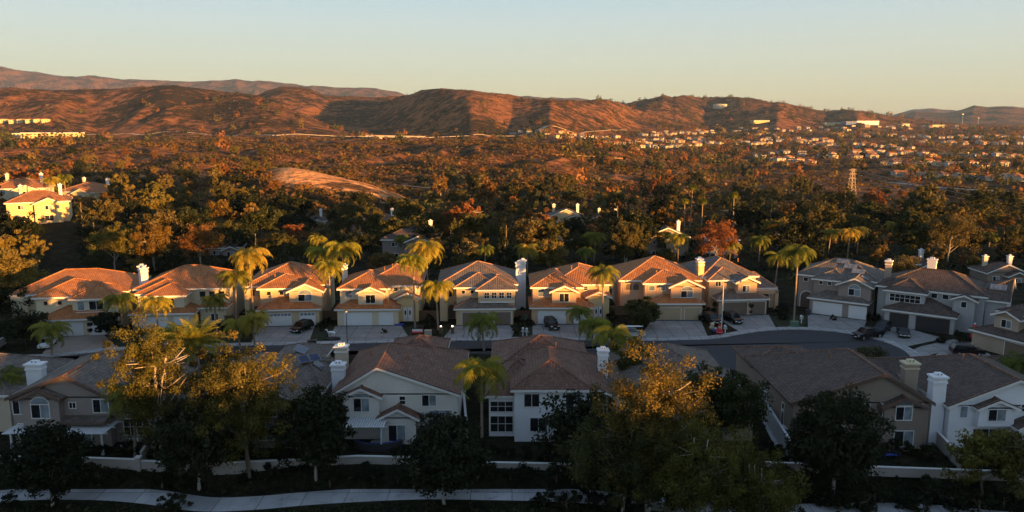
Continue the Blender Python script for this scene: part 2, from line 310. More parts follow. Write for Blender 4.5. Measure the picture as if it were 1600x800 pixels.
class MB:
    def __init__(s): s.v = []; s.f = []; s.m = []; s.uv = []; s.mats = []
    def mi(s, mat):
        mat = MATS[mat] if isinstance(mat, str) else mat
        if mat not in s.mats: s.mats.append(mat)
        return s.mats.index(mat)
    def face(s, pts, mat, uv=None):
        b = len(s.v); s.v += [tuple(p) for p in pts]; s.f.append(tuple(range(b, b + len(pts)))); s.m.append(s.mi(mat))
        s.uv.append(uv if uv else [(p[0], p[1]) for p in pts])
    def box(s, x0, x1, y0, y1, z0, z1, mat, taper=0):
        t = taper; a = [(x0, y0, z0), (x1, y0, z0), (x1, y1, z0), (x0, y1, z0), (x0 + t, y0 + t, z1), (x1 - t, y0 + t, z1), (x1 - t, y1 - t, z1), (x0 + t, y1 - t, z1)]
        for q in ((3, 2, 1, 0), (4, 5, 6, 7), (0, 1, 5, 4), (1, 2, 6, 5), (2, 3, 7, 6), (3, 0, 4, 7)): s.face([a[k] for k in q], mat)
    def beam(s, p, q, wd, ht, mat):
        p, q = Vector(p), Vector(q); d = (q - p).normalized(); up = Vector((0, 0, 1)) if abs(d.z) < .95 else Vector((1, 0, 0))
        a = d.cross(up).normalized() * wd / 2; b = a.cross(d).normalized() * ht / 2
        r = [[c + i * a + j * b for i, j in ((-1, -1), (1, -1), (1, 1), (-1, 1))] for c in (p, q)]
        for k in range(4): s.face([r[0][k], r[0][(k + 1) % 4], r[1][(k + 1) % 4], r[1][k]], mat)
        s.face(r[0][::-1], mat); s.face(r[1], mat)
    def tube(s, pts, rad, mat, n=8, cap=True):
        pts = [Vector(p) for p in pts]; rings = []
        for k, p in enumerate(pts):
            d = (pts[min(k + 1, len(pts) - 1)] - pts[max(k - 1, 0)]).normalized(); up = Vector((0, 0, 1)) if abs(d.z) < .9 else Vector((1, 0, 0))
            a = d.cross(up).normalized(); b = a.cross(d).normalized(); r = rad[k] if hasattr(rad, '__len__') else rad
            rings.append([p + (a * math.cos(2 * math.pi * i / n) + b * math.sin(2 * math.pi * i / n)) * r for i in range(n)])
        for k in range(len(rings) - 1):
            for i in range(n): s.face([rings[k][i], rings[k][(i + 1) % n], rings[k + 1][(i + 1) % n], rings[k + 1][i]], mat)
        if cap: s.face(rings[0], mat); s.face(rings[-1][::-1], mat)
    def prism(s, poly, z0, z1, mat, side=None):
        side = side or mat; n = len(poly)
        s.face([(x, y, z1) for x, y in poly], mat); s.face([(x, y, z0) for x, y in poly][::-1], side)
        for k in range(n):
            a, b = poly[k], poly[(k + 1) % n]; s.face([(a[0], a[1], z0), (b[0], b[1], z0), (b[0], b[1], z1), (a[0], a[1], z1)], side)
    def ball(s, c, r, mat, n=10, sz=1.0):
        for i in range(n // 2):
            for j in range(n):
                q = []
                for a, b in ((i, j), (i, j + 1), (i + 1, j + 1), (i + 1, j)):
                    th = math.pi * a / (n // 2); ph = 2 * math.pi * b / n
                    q.append((c[0] + r * math.sin(th) * math.cos(ph), c[1] + r * math.sin(th) * math.sin(ph), c[2] + r * sz * math.cos(th)))
                s.face(q[::-1], mat)
    def mesh(s, name, merge=False):
        me = bpy.data.meshes.new(name); me.from_pydata(s.v, [], s.f)
        for m in s.mats: me.materials.append(m)
        me.polygons.foreach_set('material_index', s.m)
        ul = me.uv_layers.new(name='UVMap'); ul.data.foreach_set('uv', np.array([c for u in s.uv for c in u], 'f').ravel())
        me.update(); return me
    def build(s, name, parent=None, kind=None): return link(name, s.mesh(name), parent, kind)
def npmesh(name, V, F, mats, attr=None, midx=None, nper=4):
    me = bpy.data.meshes.new(name); V = np.asarray(V, 'f'); F = np.asarray(F, 'i')
    me.vertices.add(len(V)); me.vertices.foreach_set('co', V.ravel())
    me.loops.add(F.size); me.loops.foreach_set('vertex_index', F.ravel())
    me.polygons.add(len(F)); me.polygons.foreach_set('loop_start', np.arange(0, F.size, nper, dtype='i')); me.polygons.foreach_set('loop_total', np.full(len(F), nper, 'i'))
    for m in mats: me.materials.append(MATS[m] if isinstance(m, str) else m)
    if midx is not None: me.polygons.foreach_set('material_index', np.asarray(midx, 'i'))
    me.update(calc_edges=True)
    if attr is not None:
        a = me.attributes.new('v', 'FLOAT', 'POINT'); a.data.foreach_set('value', np.asarray(attr, 'f'))
    return me

# ---------------------------------------------------------------- terrain mesh
def build_terrain():
    ys = np.concatenate([np.linspace(-560, -90, 24), np.linspace(-84, 0, 29), np.linspace(10, 76, 8), np.linspace(77, 82, 11), np.linspace(90, 230, 15), 230 * 1.0115 ** np.arange(1, 398)])
    ys = ys[ys < 16400]; u = np.linspace(-1, 1, 861)
    wd = np.maximum(ys * .95, 620)
    X = u[None, :] * wd[:, None]; Y = np.repeat(ys[:, None], len(u), 1); Z = H(X, Y)
    V = np.stack([X, Y, Z], -1).reshape(-1, 3); n = len(u); r, c = np.meshgrid(np.arange(len(ys) - 1), np.arange(n - 1), indexing='ij')
    a = (r * n + c).ravel(); F = np.stack([a, a + 1, a + n + 1, a + n], 1)
    me = npmesh('terrain', V, F, ['terrain_mat'])
    px = 800 + 1250 * X / np.maximum(Y, 100)
    bare = sst(405, 445, px) * (1 - sst(615, 650, px)) * sst(376, 392, Y + 14 * (fbm(X / 14, Y / 14, 88, 3) - .5)) * (1 - sst(448, 470, Y)) * (.12 + .88 * sst(.42, .54, fbm(X / 9, Y / 9, 81, 3) + .25 * (1 - sst(470, 500, px))))
    bare = np.maximum(bare, .8 * sst(985, 1030, px) * (1 - sst(1150, 1200, px)) * sst(455, 475, Y) * (1 - sst(525, 560, Y)) * sst(.45, .55, fbm(X / 12, Y / 25, 83, 3)))  # second patch: sunlit grass bank painted lighter in the bare-soil colour
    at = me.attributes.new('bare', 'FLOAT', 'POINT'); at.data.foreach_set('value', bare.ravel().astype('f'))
    me.polygons.foreach_set('use_smooth', np.ones(len(F), bool))
    return link('terrain', me, None, 'structure')
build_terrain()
# ---------------------------------------------------------------- houses
def cap(mb, a, b, mat, w=.30, h=.13):
    a, b = Vector(a), Vector(b); d = (b - a).normalized(); s = d.cross(Vector((0, 0, 1))).normalized() * w / 2; up = Vector((0, 0, h))
    r = [[c - s - up * .25, c - s * .6 + up * .8, c + s * .6 + up * .8, c + s - up * .25] for c in (a, b)]
    for k in range(3): mb.face([r[0][k], r[0][k + 1], r[1][k + 1], r[1][k]], mat)
    mb.face(r[0][::-1], mat); mb.face(r[1], mat)
def roof(mb, x0, x1, y0, y1, ze, p=.42, dir='y', ends='hh', o=.5, tile='rust', trim='trim_white', th=.30, off=0.0, capm=None):
    """tiled roof solid over a rectangle; ends: h hip, g gable (first = low side of the ridge axis); off shifts the ridge sideways"""
    x0 -= o; x1 += o; y0 -= o; y1 += o; z = ze - o * p * .6
    sw = (lambda u, v, zz: (u, v, zz)) if dir == 'y' else (lambda u, v, zz: (v, u, zz))
    a0, a1, b0, b1 = (x0, x1, y0, y1) if dir == 'y' else (y0, y1, x0, x1)      # a across, b along the ridge
    hw = (a1 - a0) / 2; am = (a0 + a1) / 2 + off; zr = z + hw * p
    r0 = b0 + (hw if ends[0] == 'h' else 0); r1 = b1 - (hw if ends[1] == 'h' else 0)
    if r0 > r1: r0 = r1 = (r0 + r1) / 2 if ends == 'hh' else (r1 if ends[0] == 'h' else r0)
    if r0 < b0: r0 = b0
    c = [sw(a0, b0, z), sw(a1, b0, z), sw(a1, b1, z), sw(a0, b1, z)]; R0, R1 = sw(am, r0, zr), sw(am, r1, zr)
    faces = [[c[1], c[2], R1, R0], [c[3], c[0], R0, R1]]
    if r0 == r1: faces = [[c[1], c[2], R1], [c[3], c[0], R0]]
    if ends[0] == 'h': faces.append([c[0], c[1], R0])
    if ends[1] == 'h': faces.append([c[2], c[3], R1])
    if dir == 'x': faces = [f[::-1] for f in faces]
    tm = TILE[tile]
    for f in faces:
        P = [Vector(q) for q in f]; n = (P[1] - P[0]).cross(P[-1] - P[0]).normalized()
        if n.z < 0: P.reverse(); n = -n
        e = Vector((0, 0, 1)).cross(n).normalized(); s = n.cross(e)
        mb.face(P, tm, [(q.dot(e) + x0 * .37, q.dot(s)) for q in P])
        mb.face([(q[0], q[1], q[2] - th) for q in P][::-1], trim)
    per = [c[0]] + ([R0] if ends[0] == 'g' else []) + [c[1], c[2]] + ([R1] if ends[1] == 'g' else []) + [c[3]]
    for k in range(len(per)):
        a, b = per[k], per[(k + 1) % len(per)]
        mb.face([(a[0], a[1], a[2] - th), (b[0], b[1], b[2] - th), b, a], trim)
    cm = TILE[capm or tile]
    if r1 - r0 > .3: cap(mb, R0, R1, cm)
    for k, (e, Rr) in enumerate(((0, R0), (0, R0), (1, R1), (1, R1))):
        sh = Vector((0, 0, 0))
        if ends[e] == 'g': sh = Vector((0, .17, 0)) if dir == 'y' else Vector((.17, 0, 0)); sh = sh if e == 0 else -sh
        cap(mb, Vector(c[k]) + sh, Vector(Rr) + sh, cm)
    return zr
def gable_fill(mb, x0, x1, y0, y1, ze, p, dir, ends, mat, o=.5, off=0.0, d=.12):
    z = ze - .02; zb = ze - .03
    hw = ((x1 - x0) if dir == 'y' else (y1 - y0)) / 2 + o; zr = ze - o * p * .6 + hw * p - .27
    ez = ze - o * p * .6 + o * p - .27
    if dir == 'y':
        m = (x0 + x1) / 2 + off
        for k, yy in ((0, y0), (1, y1)):
            if ends[k] != 'g': continue
            a, b = (yy, yy + d) if k == 0 else (yy - d, yy)
            q = [(x0, zb), (x1, zb), (x1, ez), (m, zr), (x0, ez)]
            mb.face([(x, a, zz) for x, zz in q], mat); mb.face([(x, b, zz) for x, zz in q][::-1], mat)
    else:
        m = (y0 + y1) / 2 + off
        for k, xx in ((0, x0), (1, x1)):
            if ends[k] != 'g': continue
            a = xx
            q = [(y0, zb), (y1, zb), (y1, ez), (m, zr), (y0, ez)]
            mb.face([(a, y, zz) for y, zz in q], mat)
# face frames: f front (-y), l left (-x), r right (+x), b back; (u to the viewer's right, v up, n out)
def wallpt(face, x, y, z, u, v, n):
    if face == 'f': return (x + u, y - n, z + v)
    if face == 'l': return (x - n, y - u, z + v)
    if face == 'r': return (x + n, y + u, z + v)
    return (x - u, y + n, z + v)
def window(root, x, y, z, w, h, style='slide', face='f', trim='trim_white', lab=None):
    """frame part with its panes as a sub-part; (x, y, z) is the middle of the sill on the wall plane"""
    P = lambda u, v, n: wallpt(face, x, y, z, u, v, n)
    fr = MB(); pn = MB(); t = .09; hw = w / 2
    def bar(u0, u1, v0, v1, n0=0.0, n1=.07, mat=trim):
        a = [P(u, v, n) for n in (n0, n1) for u, v in ((u0, v0), (u1, v0), (u1, v1), (u0, v1))]
        for q in ((4, 5, 6, 7), (0, 1, 5, 4), (1, 2, 6, 5), (2, 3, 7, 6), (3, 0, 4, 7)): fr.face([a[k] for k in q], mat)
    bar(-hw - t, -hw, -t, h + t); bar(hw, hw + t, -t, h + t); bar(-hw, hw, -t, 0, 0, .10)
    if style not in ('arch',): bar(-hw, hw, h, h + t)
    g = lambda u0, u1, v0, v1, m: pn.face([P(u0, v0, .02), P(u1, v0, .02), P(u1, v1, .02), P(u0, v1, .02)], m)
    if style in ('slide', 'arch', 'archslide'):
        bar(-.035, .035, 0, h); g(-hw, 0, 0, h, 'glass'); g(0, hw, 0, h, 'glass_blind')
    elif style == 'dark': bar(-.035, .035, 0, h); g(-hw, hw, 0, h, 'glass')
    elif style == 'plain': g(-hw, hw, 0, h, 'glass')
    elif style == 'blind': g(-hw, hw, 0, h, 'glass_blind')
    elif style == 'sash': bar(-hw, hw, h * .48, h * .48 + .06); g(-hw, hw, 0, h, 'glass')
    elif style == 'grid':
        n = max(2, round(w / .8))
        for k in range(1, n): bar(-hw + k * w / n - .03, -hw + k * w / n + .03, 0, h)
        bar(-hw, hw, h * .5, h * .5 + .05); g(-hw, hw, 0, h, 'glass')
    if style == 'arch':
        bar(-hw, hw, h, h + t); ah = min(hw, .75); n = 12; y2 = h + t
        pts = [(-hw * math.cos(math.pi * k / n), y2 + ah * math.sin(math.pi * k / n)) for k in range(n + 1)]
        pn.face([P(u, v, .02) for u, v in pts], 'glass_blind')
        for k in range(n):
            a, b = pts[k], pts[k + 1]; s = 1 + t / hw
            A, B = (a[0] * s, y2 + (a[1] - y2) * (1 + t / ah)), (b[0] * s, y2 + (b[1] - y2) * (1 + t / ah))
            fr.face([P(*a, .07), P(*b, .07), P(*B, .07), P(*A, .07)], trim); fr.face([P(*A, .07), P(*B, .07), P(*B, 0), P(*A, 0)], trim)
    f = fr.build('window', root)
    if lab: f['label'] = lab
    pn.build('pane', f); return f
def garage_door(root, x, y, w, h=2.35, mat='door_white', face='f', lites=False, z=0.02):
    P = lambda u, v, n: wallpt(face, x, y, z, u, v, n); mb = MB(); hw = w / 2
    for r_ in range(4):
        v0 = r_ * h / 4 + .02; v1 = (r_ + 1) * h / 4 - .02; nc = max(4, int(w / .62))
        mb.face([P(-hw, r_ * h / 4, .03), P(hw, r_ * h / 4, .03), P(hw, (r_ + 1) * h / 4, .03), P(-hw, (r_ + 1) * h / 4, .03)], mat)
        for c in range(nc):
            u0 = -hw + c * w / nc + .06; u1 = -hw + (c + 1) * w / nc - .06
            q = [P(u0, v0 + .05, .055), P(u1, v0 + .05, .055), P(u1, v1 - .05, .055), P(u0, v1 - .05, .055)]
            mb.face(q, mat if not (lites and r_ == 3) else 'glass_blind')
    for u in (-hw - .1, hw):
        mb.face([P(u, 0, .09), P(u + .1, 0, .09), P(u + .1, h + .1, .09), P(u, h + .1, .09)], 'trim_white' if mat != 'door_dark' else 'trim_dark')
    mb.face([P(-hw, h, .09), P(hw, h, .09), P(hw, h + .1, .09), P(-hw, h + .1, .09)], 'trim_white' if mat != 'door_dark' else 'trim_dark')
    return mb.build('garage_door', root)
def chimney(rf, x, y, z0, z1, w=1.1, d=.9, mat='stucco_white', capc='stucco_white'):
    mb = MB(); mb.box(x - w / 2, x + w / 2, y - d / 2, y + d / 2, z0, z1 - .9, mat)
    mb.box(x - w / 2 - .09, x + w / 2 + .09, y - d / 2 - .09, y + d / 2 + .09, z1 - .9, z1 - .72, capc)
    mb.box(x - w / 2 - .02, x + w / 2 + .02, y - d / 2 - .02, y + d / 2 + .02, z1 - .72, z1 - .3, mat)
    mb.box(x - w / 2 - .16, x + w / 2 + .16, y - d / 2 - .16, y + d / 2 + .16, z1 - .3, z1 - .1, capc)
    mb.box(x - w / 4, x + w / 4, y - d / 4, y + d / 4, z1 - .1, z1 + .22, capc)
    for k in (-1, 1): mb.box(x + k * w / 8 - .06, x + k * w / 8 + .06, y - d / 4 - .01, y + d / 4 + .01, z1 + .0, z1 + .16, 'metal_dark')
    return mb.build('chimney', rf)
def vent(rf, x, y, z, h=.6, mat='tile_rust'):
    mb = MB(); mb.tube([(x, y, z - .3), (x, y, z + h * .6)], .07, mat, 6); mb.tube([(x, y, z + h * .6), (x, y, z + h * .6 + .1)], .11, mat, 6); return mb.build('vent_pipe', rf)
def frontdoor(root, x, y, w=1.8, h=2.4, mat='door_white', face='f', z=.1):
    P = lambda u, v, n: wallpt(face, x, y, z, u, v, n); mb = MB(); gl = MB()
    mb.face([P(-w / 2, 0, .03), P(w / 2, 0, .03), P(w / 2, h, .03), P(-w / 2, h, .03)], mat)
    mb.face([P(-.03, 0, .06), P(.03, 0, .06), P(.03, h, .06), P(-.03, h, .06)], 'metal_dark')
    d = mb.build('door', root)
    for k in (-1, 1):
        pts = [P(k * w / 4 + .16 * math.cos(a * math.pi / 5), h * .62 + .5 * math.sin(a * math.pi / 5), .05) for a in range(10)]; gl.face(pts, 'glass')
    gl.build('pane', d); return d
def archway(root, x, y, w, h, face='f', z=.05, lab=None, trim=None):
    """flat dark face painted as arch shade, with a moulded surround"""
    P = lambda u, v, n: wallpt(face, x, y, z, u, v, n); mb = MB(); hw = w / 2; n = 12; r = hw
    pts = [(-hw, 0), (-hw, h - r)] + [(-hw * math.cos(math.pi * k / n), h - r + r * math.sin(math.pi * k / n)) for k in range(1, n)] + [(hw, h - r), (hw, 0)]
    mb.face([P(u, v, .02) for u, v in pts], 'trim_dark')  # shade of the opening painted as a flat dark face
    for k in range(len(pts) - 1):
        a, b = pts[k], pts[k + 1]; s = 1.0 + .16 / hw
        A, B = (a[0] * s, a[1] if a[1] == 0 else h - r + (a[1] - h + r) * s), (b[0] * s, b[1] if b[1] == 0 else h - r + (b[1] - h + r) * s)
        mb.face([P(*a, .09), P(*b, .09), P(*B, .09), P(*A, .09)], trim or 'trim_tan'); mb.face([P(*a, .02), P(*b, .02), P(*b, .09), P(*a, .09)], trim or 'trim_tan')
    return mb.build('archway', root)
def house(label, loc, rz, vols, wall='cream', tile='rust', trim='trim_white', name='house', capm=None, group=None, p=.42):
    """vols: (x0,x1,y0,y1,z0,z1, dir, ends, opts) -> one wall mesh, one roof mesh"""
    root = thing(name, label, 'house', loc, rz, group); wl = MB(); rf = MB(); sm = 'stucco_' + wall
    for k, v in enumerate(vols):
        x0, x1, y0, y1, z0, z1, dr, en = v[:8]; op = v[8] if len(v) > 8 else {}
        pp = op.get('p', p); o = op.get('o', .5); off = op.get('off', 0)
        e = .004 * k
        wl.box(x0 + e, x1 - e, y0 + e, y1 - e, z0, z1 - .03, op.get('wall', sm))
        if dr:
            roof(rf, x0, x1, y0, y1, z1 + .002 * k, pp, dr, en, o, tile, trim, off=off, capm=capm)
            gable_fill(wl, x0 + e, x1 - e, y0 + e, y1 - e, z1 + .002 * k, pp, dr, en, op.get('wall', sm), o, off)
    wl.build('wall', root); r = rf.build('roof', root); return root, r
def front_frame(pl, pr):
    a, b = G(*pl), G(*pr); return (a + b) / 2, math.atan2(b.y - a.y, b.x - a.x), (b - a).length

# ---- back row: the houses that face us across the street
BASE = 3.3
L1, r1, _ = front_frame((88, 526), (160, 523))
h, r = house('leftmost house of the street row, orange hip roof and white garage doors', L1, r1, [
    (-6.2, 6.0, 0, 8, 0, 3.2, 'y', 'hh', dict(p=.4)), (-12.5, 6.6, 5.5, 19, 0, 6.7, 'x', 'hh'), (-7.5, 3, 2.6, 11, 0, 6.65, 'y', 'hh'), (-1.2, 6.2, 1.4, 10, 3.3, 6.4, 'y', 'hh'),
    (-12.3, -9.6, 4.4, 7, 0, 6.3, None, '')], 'cream', 'rust')
garage_door(h, -1.9, 0, 5.2); garage_door(h, 3.6, 0, 3.6)
for x in (-5.9, -3.6): window(h, x, 2.6, 5.1, .55, .6, 'plain', trim='stucco_peach')
window(h, .2, 1.4, 4.2, 1.1, 1.5, 'blind'); window(h, 2.7, 1.4, 4.2, 2.3, 1.5, 'dark'); window(h, -9, 4.4 + 1.1, 1, .9, 2, 'plain')
mb = MB(); mb.box(-.6, 5.9, .85, 1.395, 3.75, 3.95, 'trim_white'); mb.build('balcony_ledge', h)
chimney(r, 8.6, 10, .5, 10.0, 1.05, .9)
L2, r2, _ = front_frame((215, 517), (300, 515))
h, r = house('second house of the street row, half hidden behind the golden eucalyptus and date palm', L2, r2, [
    (-5.5, 5, 0, 8, 0, 3.3, 'y', 'hh', dict(p=.4)), (-6.0, 10.2, 4.5, 18, 0, 6.8, 'x', 'hh'), (-5, -.1 + 2.8, 2.2, 10, 3, 6.4, 'y', 'hh'), (-2.8, 3.4, .9, 8, 3.3, 6.3, 'y', 'hh'),
    (5.5, 10, 2.6, 6, 0, 3.6, 'x', 'hh')], 'cream', 'rust', group=None)
garage_door(h, -1.8, 0, 4.9); garage_door(h, 3, 0, 2.5); window(h, .3, .9, 4.0, 2.6, 1.6, 'dark', trim='stucco_peach'); window(h, -4, 2.2, 4.5, 1.1, 1.2, 'plain')
for x in (5.6, 7.3, 9): window(h, x, 4.5, 5.0, .95, .95, 'plain', trim='stucco_sand')
window(h, 8, 2.6, 1, 1.2, 1.2, 'dark'); chimney(r, -6.6, 9.5, .5, 10.2, 1.05, .9)
L3, r3, _ = front_frame((410, 510), (489, 508))
h, r = house('third house of the row, sunlit arched gable window, black car on its drive', L3, r3, [
    (-5, 5.7, 0, 8, 0, 3.3, 'y', 'hh', dict(p=.42)), (-8.2, 6.4, 5, 18, 0, 6.7, 'y', 'hh'), (-5.2, 3, 2.7, 10, 0, 6.65, 'y', 'hh'), (.3, 6.1, 1.2, 9, 3.2, 6.2, 'y', 'gh', dict(p=.44)),
    (-8.1, -7.4, 3, 5.2, 0, 6.2, None, '')], 'sand', 'rust', capm='clay')
garage_door(h, -1.8, 0, 5.0, lites=True); garage_door(h, 3.6, 0, 2.7, lites=True)
window(h, 3.1, 1.2, 4.3, 2.4, 1.2, 'arch'); window(h, -3.6, 2.7, 5.2, .7, .65, 'plain', trim='stucco_cream'); window(h, -1.3, 2.7, 5.2, .7, .65, 'plain', trim='stucco_cream')
archway(h, -6.6, 5, 1.9, 2.6); window(h, -6.6, 5, 4.6, 1.6, 1.2, 'arch', trim='stucco_sand'); window(h, .6, 2.7, 4.3, .7, 1.7, 'blind')
vent(r, 1.5, 9, 9.2); vent(r, -3, 6, 8.0)
L4, r4, _ = front_frame((527, 509), (625, 508))
def ptype(label, L, r, wall, tile):
    h, rf = house(label, L, r, [
        (-5.6, 5.4, 0, 8, 0, 3.3, 'x', 'hh', dict(p=.42)), (-1.5, 9, 4, 18, 0, 6.8, 'y', 'hh'), (-5.4, 3.5, 2.3, 14, 0, 6.6, 'y', 'hh'), (-1.9, 2.6, .8, 6, 3.5, 6.0, 'y', 'gh', dict(p=.44)),
        (4.9, 8.9, 2.6, 8, 0, 4.6, 'y', 'gh', dict(p=.44, wall='stucco_yellow'))], wall, tile, capm='clay')
    garage_door(h, -1.9, 0, 5.0); garage_door(h, 3.2, 0, 2.5)
    window(h, .35, .8, 4.0, 1.7, 1.5, 'dark'); window(h, -3.8, 2.3, 4.7, 1.2, 1.3, 'slide' if wall == 'grey' else 'blind'); window(h, 4.6, 4, 5.5, .7, .7, 'sash')
    frontdoor(h, 6.9, 2.6, 1.7, 2.6); vent(rf, 3.6, 9, 9.3); vent(rf, 2.2, 8, 9.0); return h, rf
h, r = ptype('fourth house of the row, dark wreath in its gable window, white garage doors', L4, r4, 'cream', 'rust')
mb = MB()
for k in range(14):
    a = 2 * math.pi * k / 14; mb.ball((.35 + .38 * math.cos(a), .62, 4.85 + .38 * math.sin(a)), .13, 'leaf_dark', 6)
wr = mb.build('wreath'); wr.location = L4; wr.rotation_euler = (0, 0, r4); tag(wr, 'dark round wreath hung on the gable window of the fourth house', 'wreath')
chimney(r, -7 + .9, 12, .5, 9.2, 1.0, .9)
L5, r5, _ = front_frame((712, 508), (803, 507))
h, r = house('fifth house of the row, grey hip roof and brown garage doors behind a young palm', L5, r5, [
    (-5.2, 5.2, 0, 8, 0, 3.3, 'x', 'hh', dict(p=.42)), (-8.4, 5.8, 4.6, 18, 0, 6.8, 'y', 'hh'), (-5.2, 2.5, 2.6, 11, 0, 6.7, 'y', 'hh'), (-1.2, 5.6, 1.2, 10, 3.3, 6.5, 'y', 'hh', dict(p=.45)),
    (-8.3, -6.9, 3.0, 5, 0, 6.2, None, '')], 'sand', 'grey', capm='clay')
garage_door(h, -1.8, 0, 4.6, mat='door_brown'); garage_door(h, 3.3, 0, 2.9, mat='door_brown')
for x in (.4, 1.75, 3.1, 4.5): window(h, x, 1.2, 4.7, .85, 1.05, 'grid', trim='trim_white')
window(h, -3.9, 2.6, 5.3, .6, .6, 'plain'); window(h, -2.3, 2.6, 5.3, .6, .6, 'plain'); archway(h, -6.2, 4.6, 1.3, 2.7); window(h, -6.2, 4.6, 4.3, .9, 1.6, 'plain')
mb = MB(); mb.box(-.9, 5.4, .8, 1.19, 3.9, 4.1, 'trim_white'); mb.build('window_ledge', h); chimney(r, 6.7, 10, .5, 9.9, 1.1, .9, 'stucco_white')
L6, r6, _ = front_frame((832, 506), (925, 506))
h, r = ptype('sixth house of the row, orange roof, black off-roader before its white garage', L6, r6, 'peach', 'rust')
chimney(r, -7.1, 10.5, .5, 10.2, 1.1, .9)
L7, r7, _ = front_frame((1020, 500), (1093, 500))
h, r = house('seventh house of the row, two small arched openings, tan garage beside a round tree', L7, r7, [
    (-4.4, 4.8, 0, 8, 0, 3.4, 'x', 'hh', dict(p=.36)), (-9.8, 5.2, 5, 18.5, 0, 6.8, 'y', 'hh', dict(p=.44)), (-5.6, 2.5, 2.6, 10, 0, 6.7, 'y', 'hh'), (-.9, 4.9, 1.2, 9, 3.4, 6.2, 'y', 'gh', dict(p=.45)),
    ], 'peach', 'rust', capm='clay')
garage_door(h, -1.4, 0, 4.4, mat='door_tan'); garage_door(h, 3, 0, 2.9, mat='door_tan'); window(h, 2.1, 1.2, 4.1, 2.2, 1.2, 'arch')
for x in (-8.3, -6.9): archway(h, x, 5, 1.1, 1.2, z=4.7)
window(h, -4.3, 2.6, 5.1, 1.1, .9, 'blind'); window(h, -2.2, 2.6, 5.1, .9, .9, 'blind'); vent(r, -.5, 8, 9.2); vent(r, -3, 5.4, 8)
mb = MB()
for k in range(24): mb.box(-4.3 + k * .385, -4.12 + k * .385, -.12, -.002, 2.72, 2.95, 'trim_tan')
mb.build('dentil_band', h); chimney(r, 7.0 - .6, 9, .5, 9.7, 1.1, 1, 'stucco_yellow')
L8, r8, _ = front_frame((1118, 493), (1199, 491))
h, r = house('eighth house of the row, sunlit gable window over brown garage, open porch', L8, r8, [
    (-4.6, 4.9, 0, 8, 0, 3.3, 'x', 'hh', dict(p=.38)), (-6.2, 4.6, 5, 18, 0, 6.8, 'y', 'hh', dict(p=.46)), (-5.6, 2, 3, 10, 0, 6.5, 'y', 'hh'), (-.6, 3.4, 1.4, 8, 3.4, 6.2, 'y', 'gh', dict(p=.45)),
    (3.8, 8.6, 5.2, 15, 0, 4.3, 'x', 'hh', dict(p=.42))], 'peach', 'grey', capm='clay')
garage_door(h, -1.3, 0, 4.7, mat='door_brown', h=2.5); garage_door(h, 3.2, 0, 2.8, mat='door_brown', h=2.5)
window(h, 1.2, 1.4, 4.2, 1.4, 1.2, 'slide'); window(h, -3.8, 3, 5.1, 1.0, .9, 'dark'); archway(h, 6.2, 5.2, 2.9, 3.3, trim='trim_white'); vent(r, 2.6, 9.6, 8.9)
mb = MB()
for k in (4.3, 8.3): mb.box(k - .35, k + .35, 3.2, 3.9, 0, 3.9, 'stucco_peach')
mb.box(3.95, 8.65, 3.2, 3.9, 3.3, 4.0, 'stucco_peach'); mb.build('porch_frame', h); chimney(r, -6.1, 7.6, .5, 9.9, 1.15, 1.1, 'stucco_peach')
L9, r9, _ = front_frame((1266, 489), (1352, 500))
h, r = house('ninth house of the row, stepped solar panels and a big white garage', L9, r9, [
    (-5.2, 5.0, 0, 8, 0, 3.3, 'x', 'hh', dict(p=.38)), (-8.6, 5.6, 4.6, 16, 0, 6.8, 'x', 'hh', dict(p=.46)), (-5.2, 1, 2.6, 10, 0, 6.6, 'y', 'hh'), (-.4, 5.4, 1.1, 9, 3.3, 6.2, 'y', 'gh', dict(p=.45))], 'taupe', 'grey')
garage_door(h, -1.9, 0, 5.2); garage_door(h, 3.5, 0, 3.0); window(h, 2.5, 1.1, 4.2, 2.0, 1.2, 'arch'); archway(h, -6.8, 4.6, 2.4, 3.2, trim='trim_white')
for x in (-3.9, -2.3): window(h, x, 2.6, 5.4, .6, .6, 'plain')
window(h, -7.2, 4.6, 5.3, .8, .7, 'plain'); chimney(r, 7.0, 9, .5, 10.3, 1.1, 1.0, 'stucco_tan')
mb = MB(); mb.box(5.6, 8, 7.5, 10.5, 3.2, 5.2, 'stucco_yellow'); mb.build('side_bay', h); window(h, 8.0, 9, 3.6, .8, 1.2, 'plain', 'r')
H9, R9 = h, r
L10, r10, _ = front_frame((1398, 505), (1471, 527))
h, r = house('tenth house of the row, grey, angled, with dark garage doors and a wide window', L10, -.62, [
    (-5.5, 5.6, 0, 9, 0, 3.3, 'x', 'hh', dict(p=.38)), (-7.8, 9.5, 4.8, 17, 0, 6.6, 'x', 'hh', dict(p=.44)), (-6.0, .4, 2.4, 10, 0, 6.4, 'x', 'hh'), (6.6, 12.8, 5.5, 19, 0, 6.0, 'x', 'hg'), (4.8, 8.2, 3.2, 7, 0, 5.9, 'y', 'gh')], 'grey', 'dark')
garage_door(h, -3.1, 0, 3.0, mat='door_dark', h=2.5); garage_door(h, 2.3, 0, 5.2, mat='door_dark', h=2.5)
window(h, -2.8, 2.4, 4.3, 5.0, 1.3, 'grid'); window(h, 1.6, 4.8, 5.2, .9, .8, 'plain'); window(h, 3.4, 4.8, 5.2, .9, .8, 'plain'); window(h, 6.5, 3.2, 4.4, .8, 1, 'plain')
mb = MB(); mb.box(7.6, 9.6, 5.2, 5.5, 0, 3.8, 'trim_dark'); mb.build('door', h)
chimney(r, -.5, 15, 4, 10.8, 1.5, .9, 'stucco_white'); H10, R10 = h, r
L11, r11 = G(1582, 559), -1.15
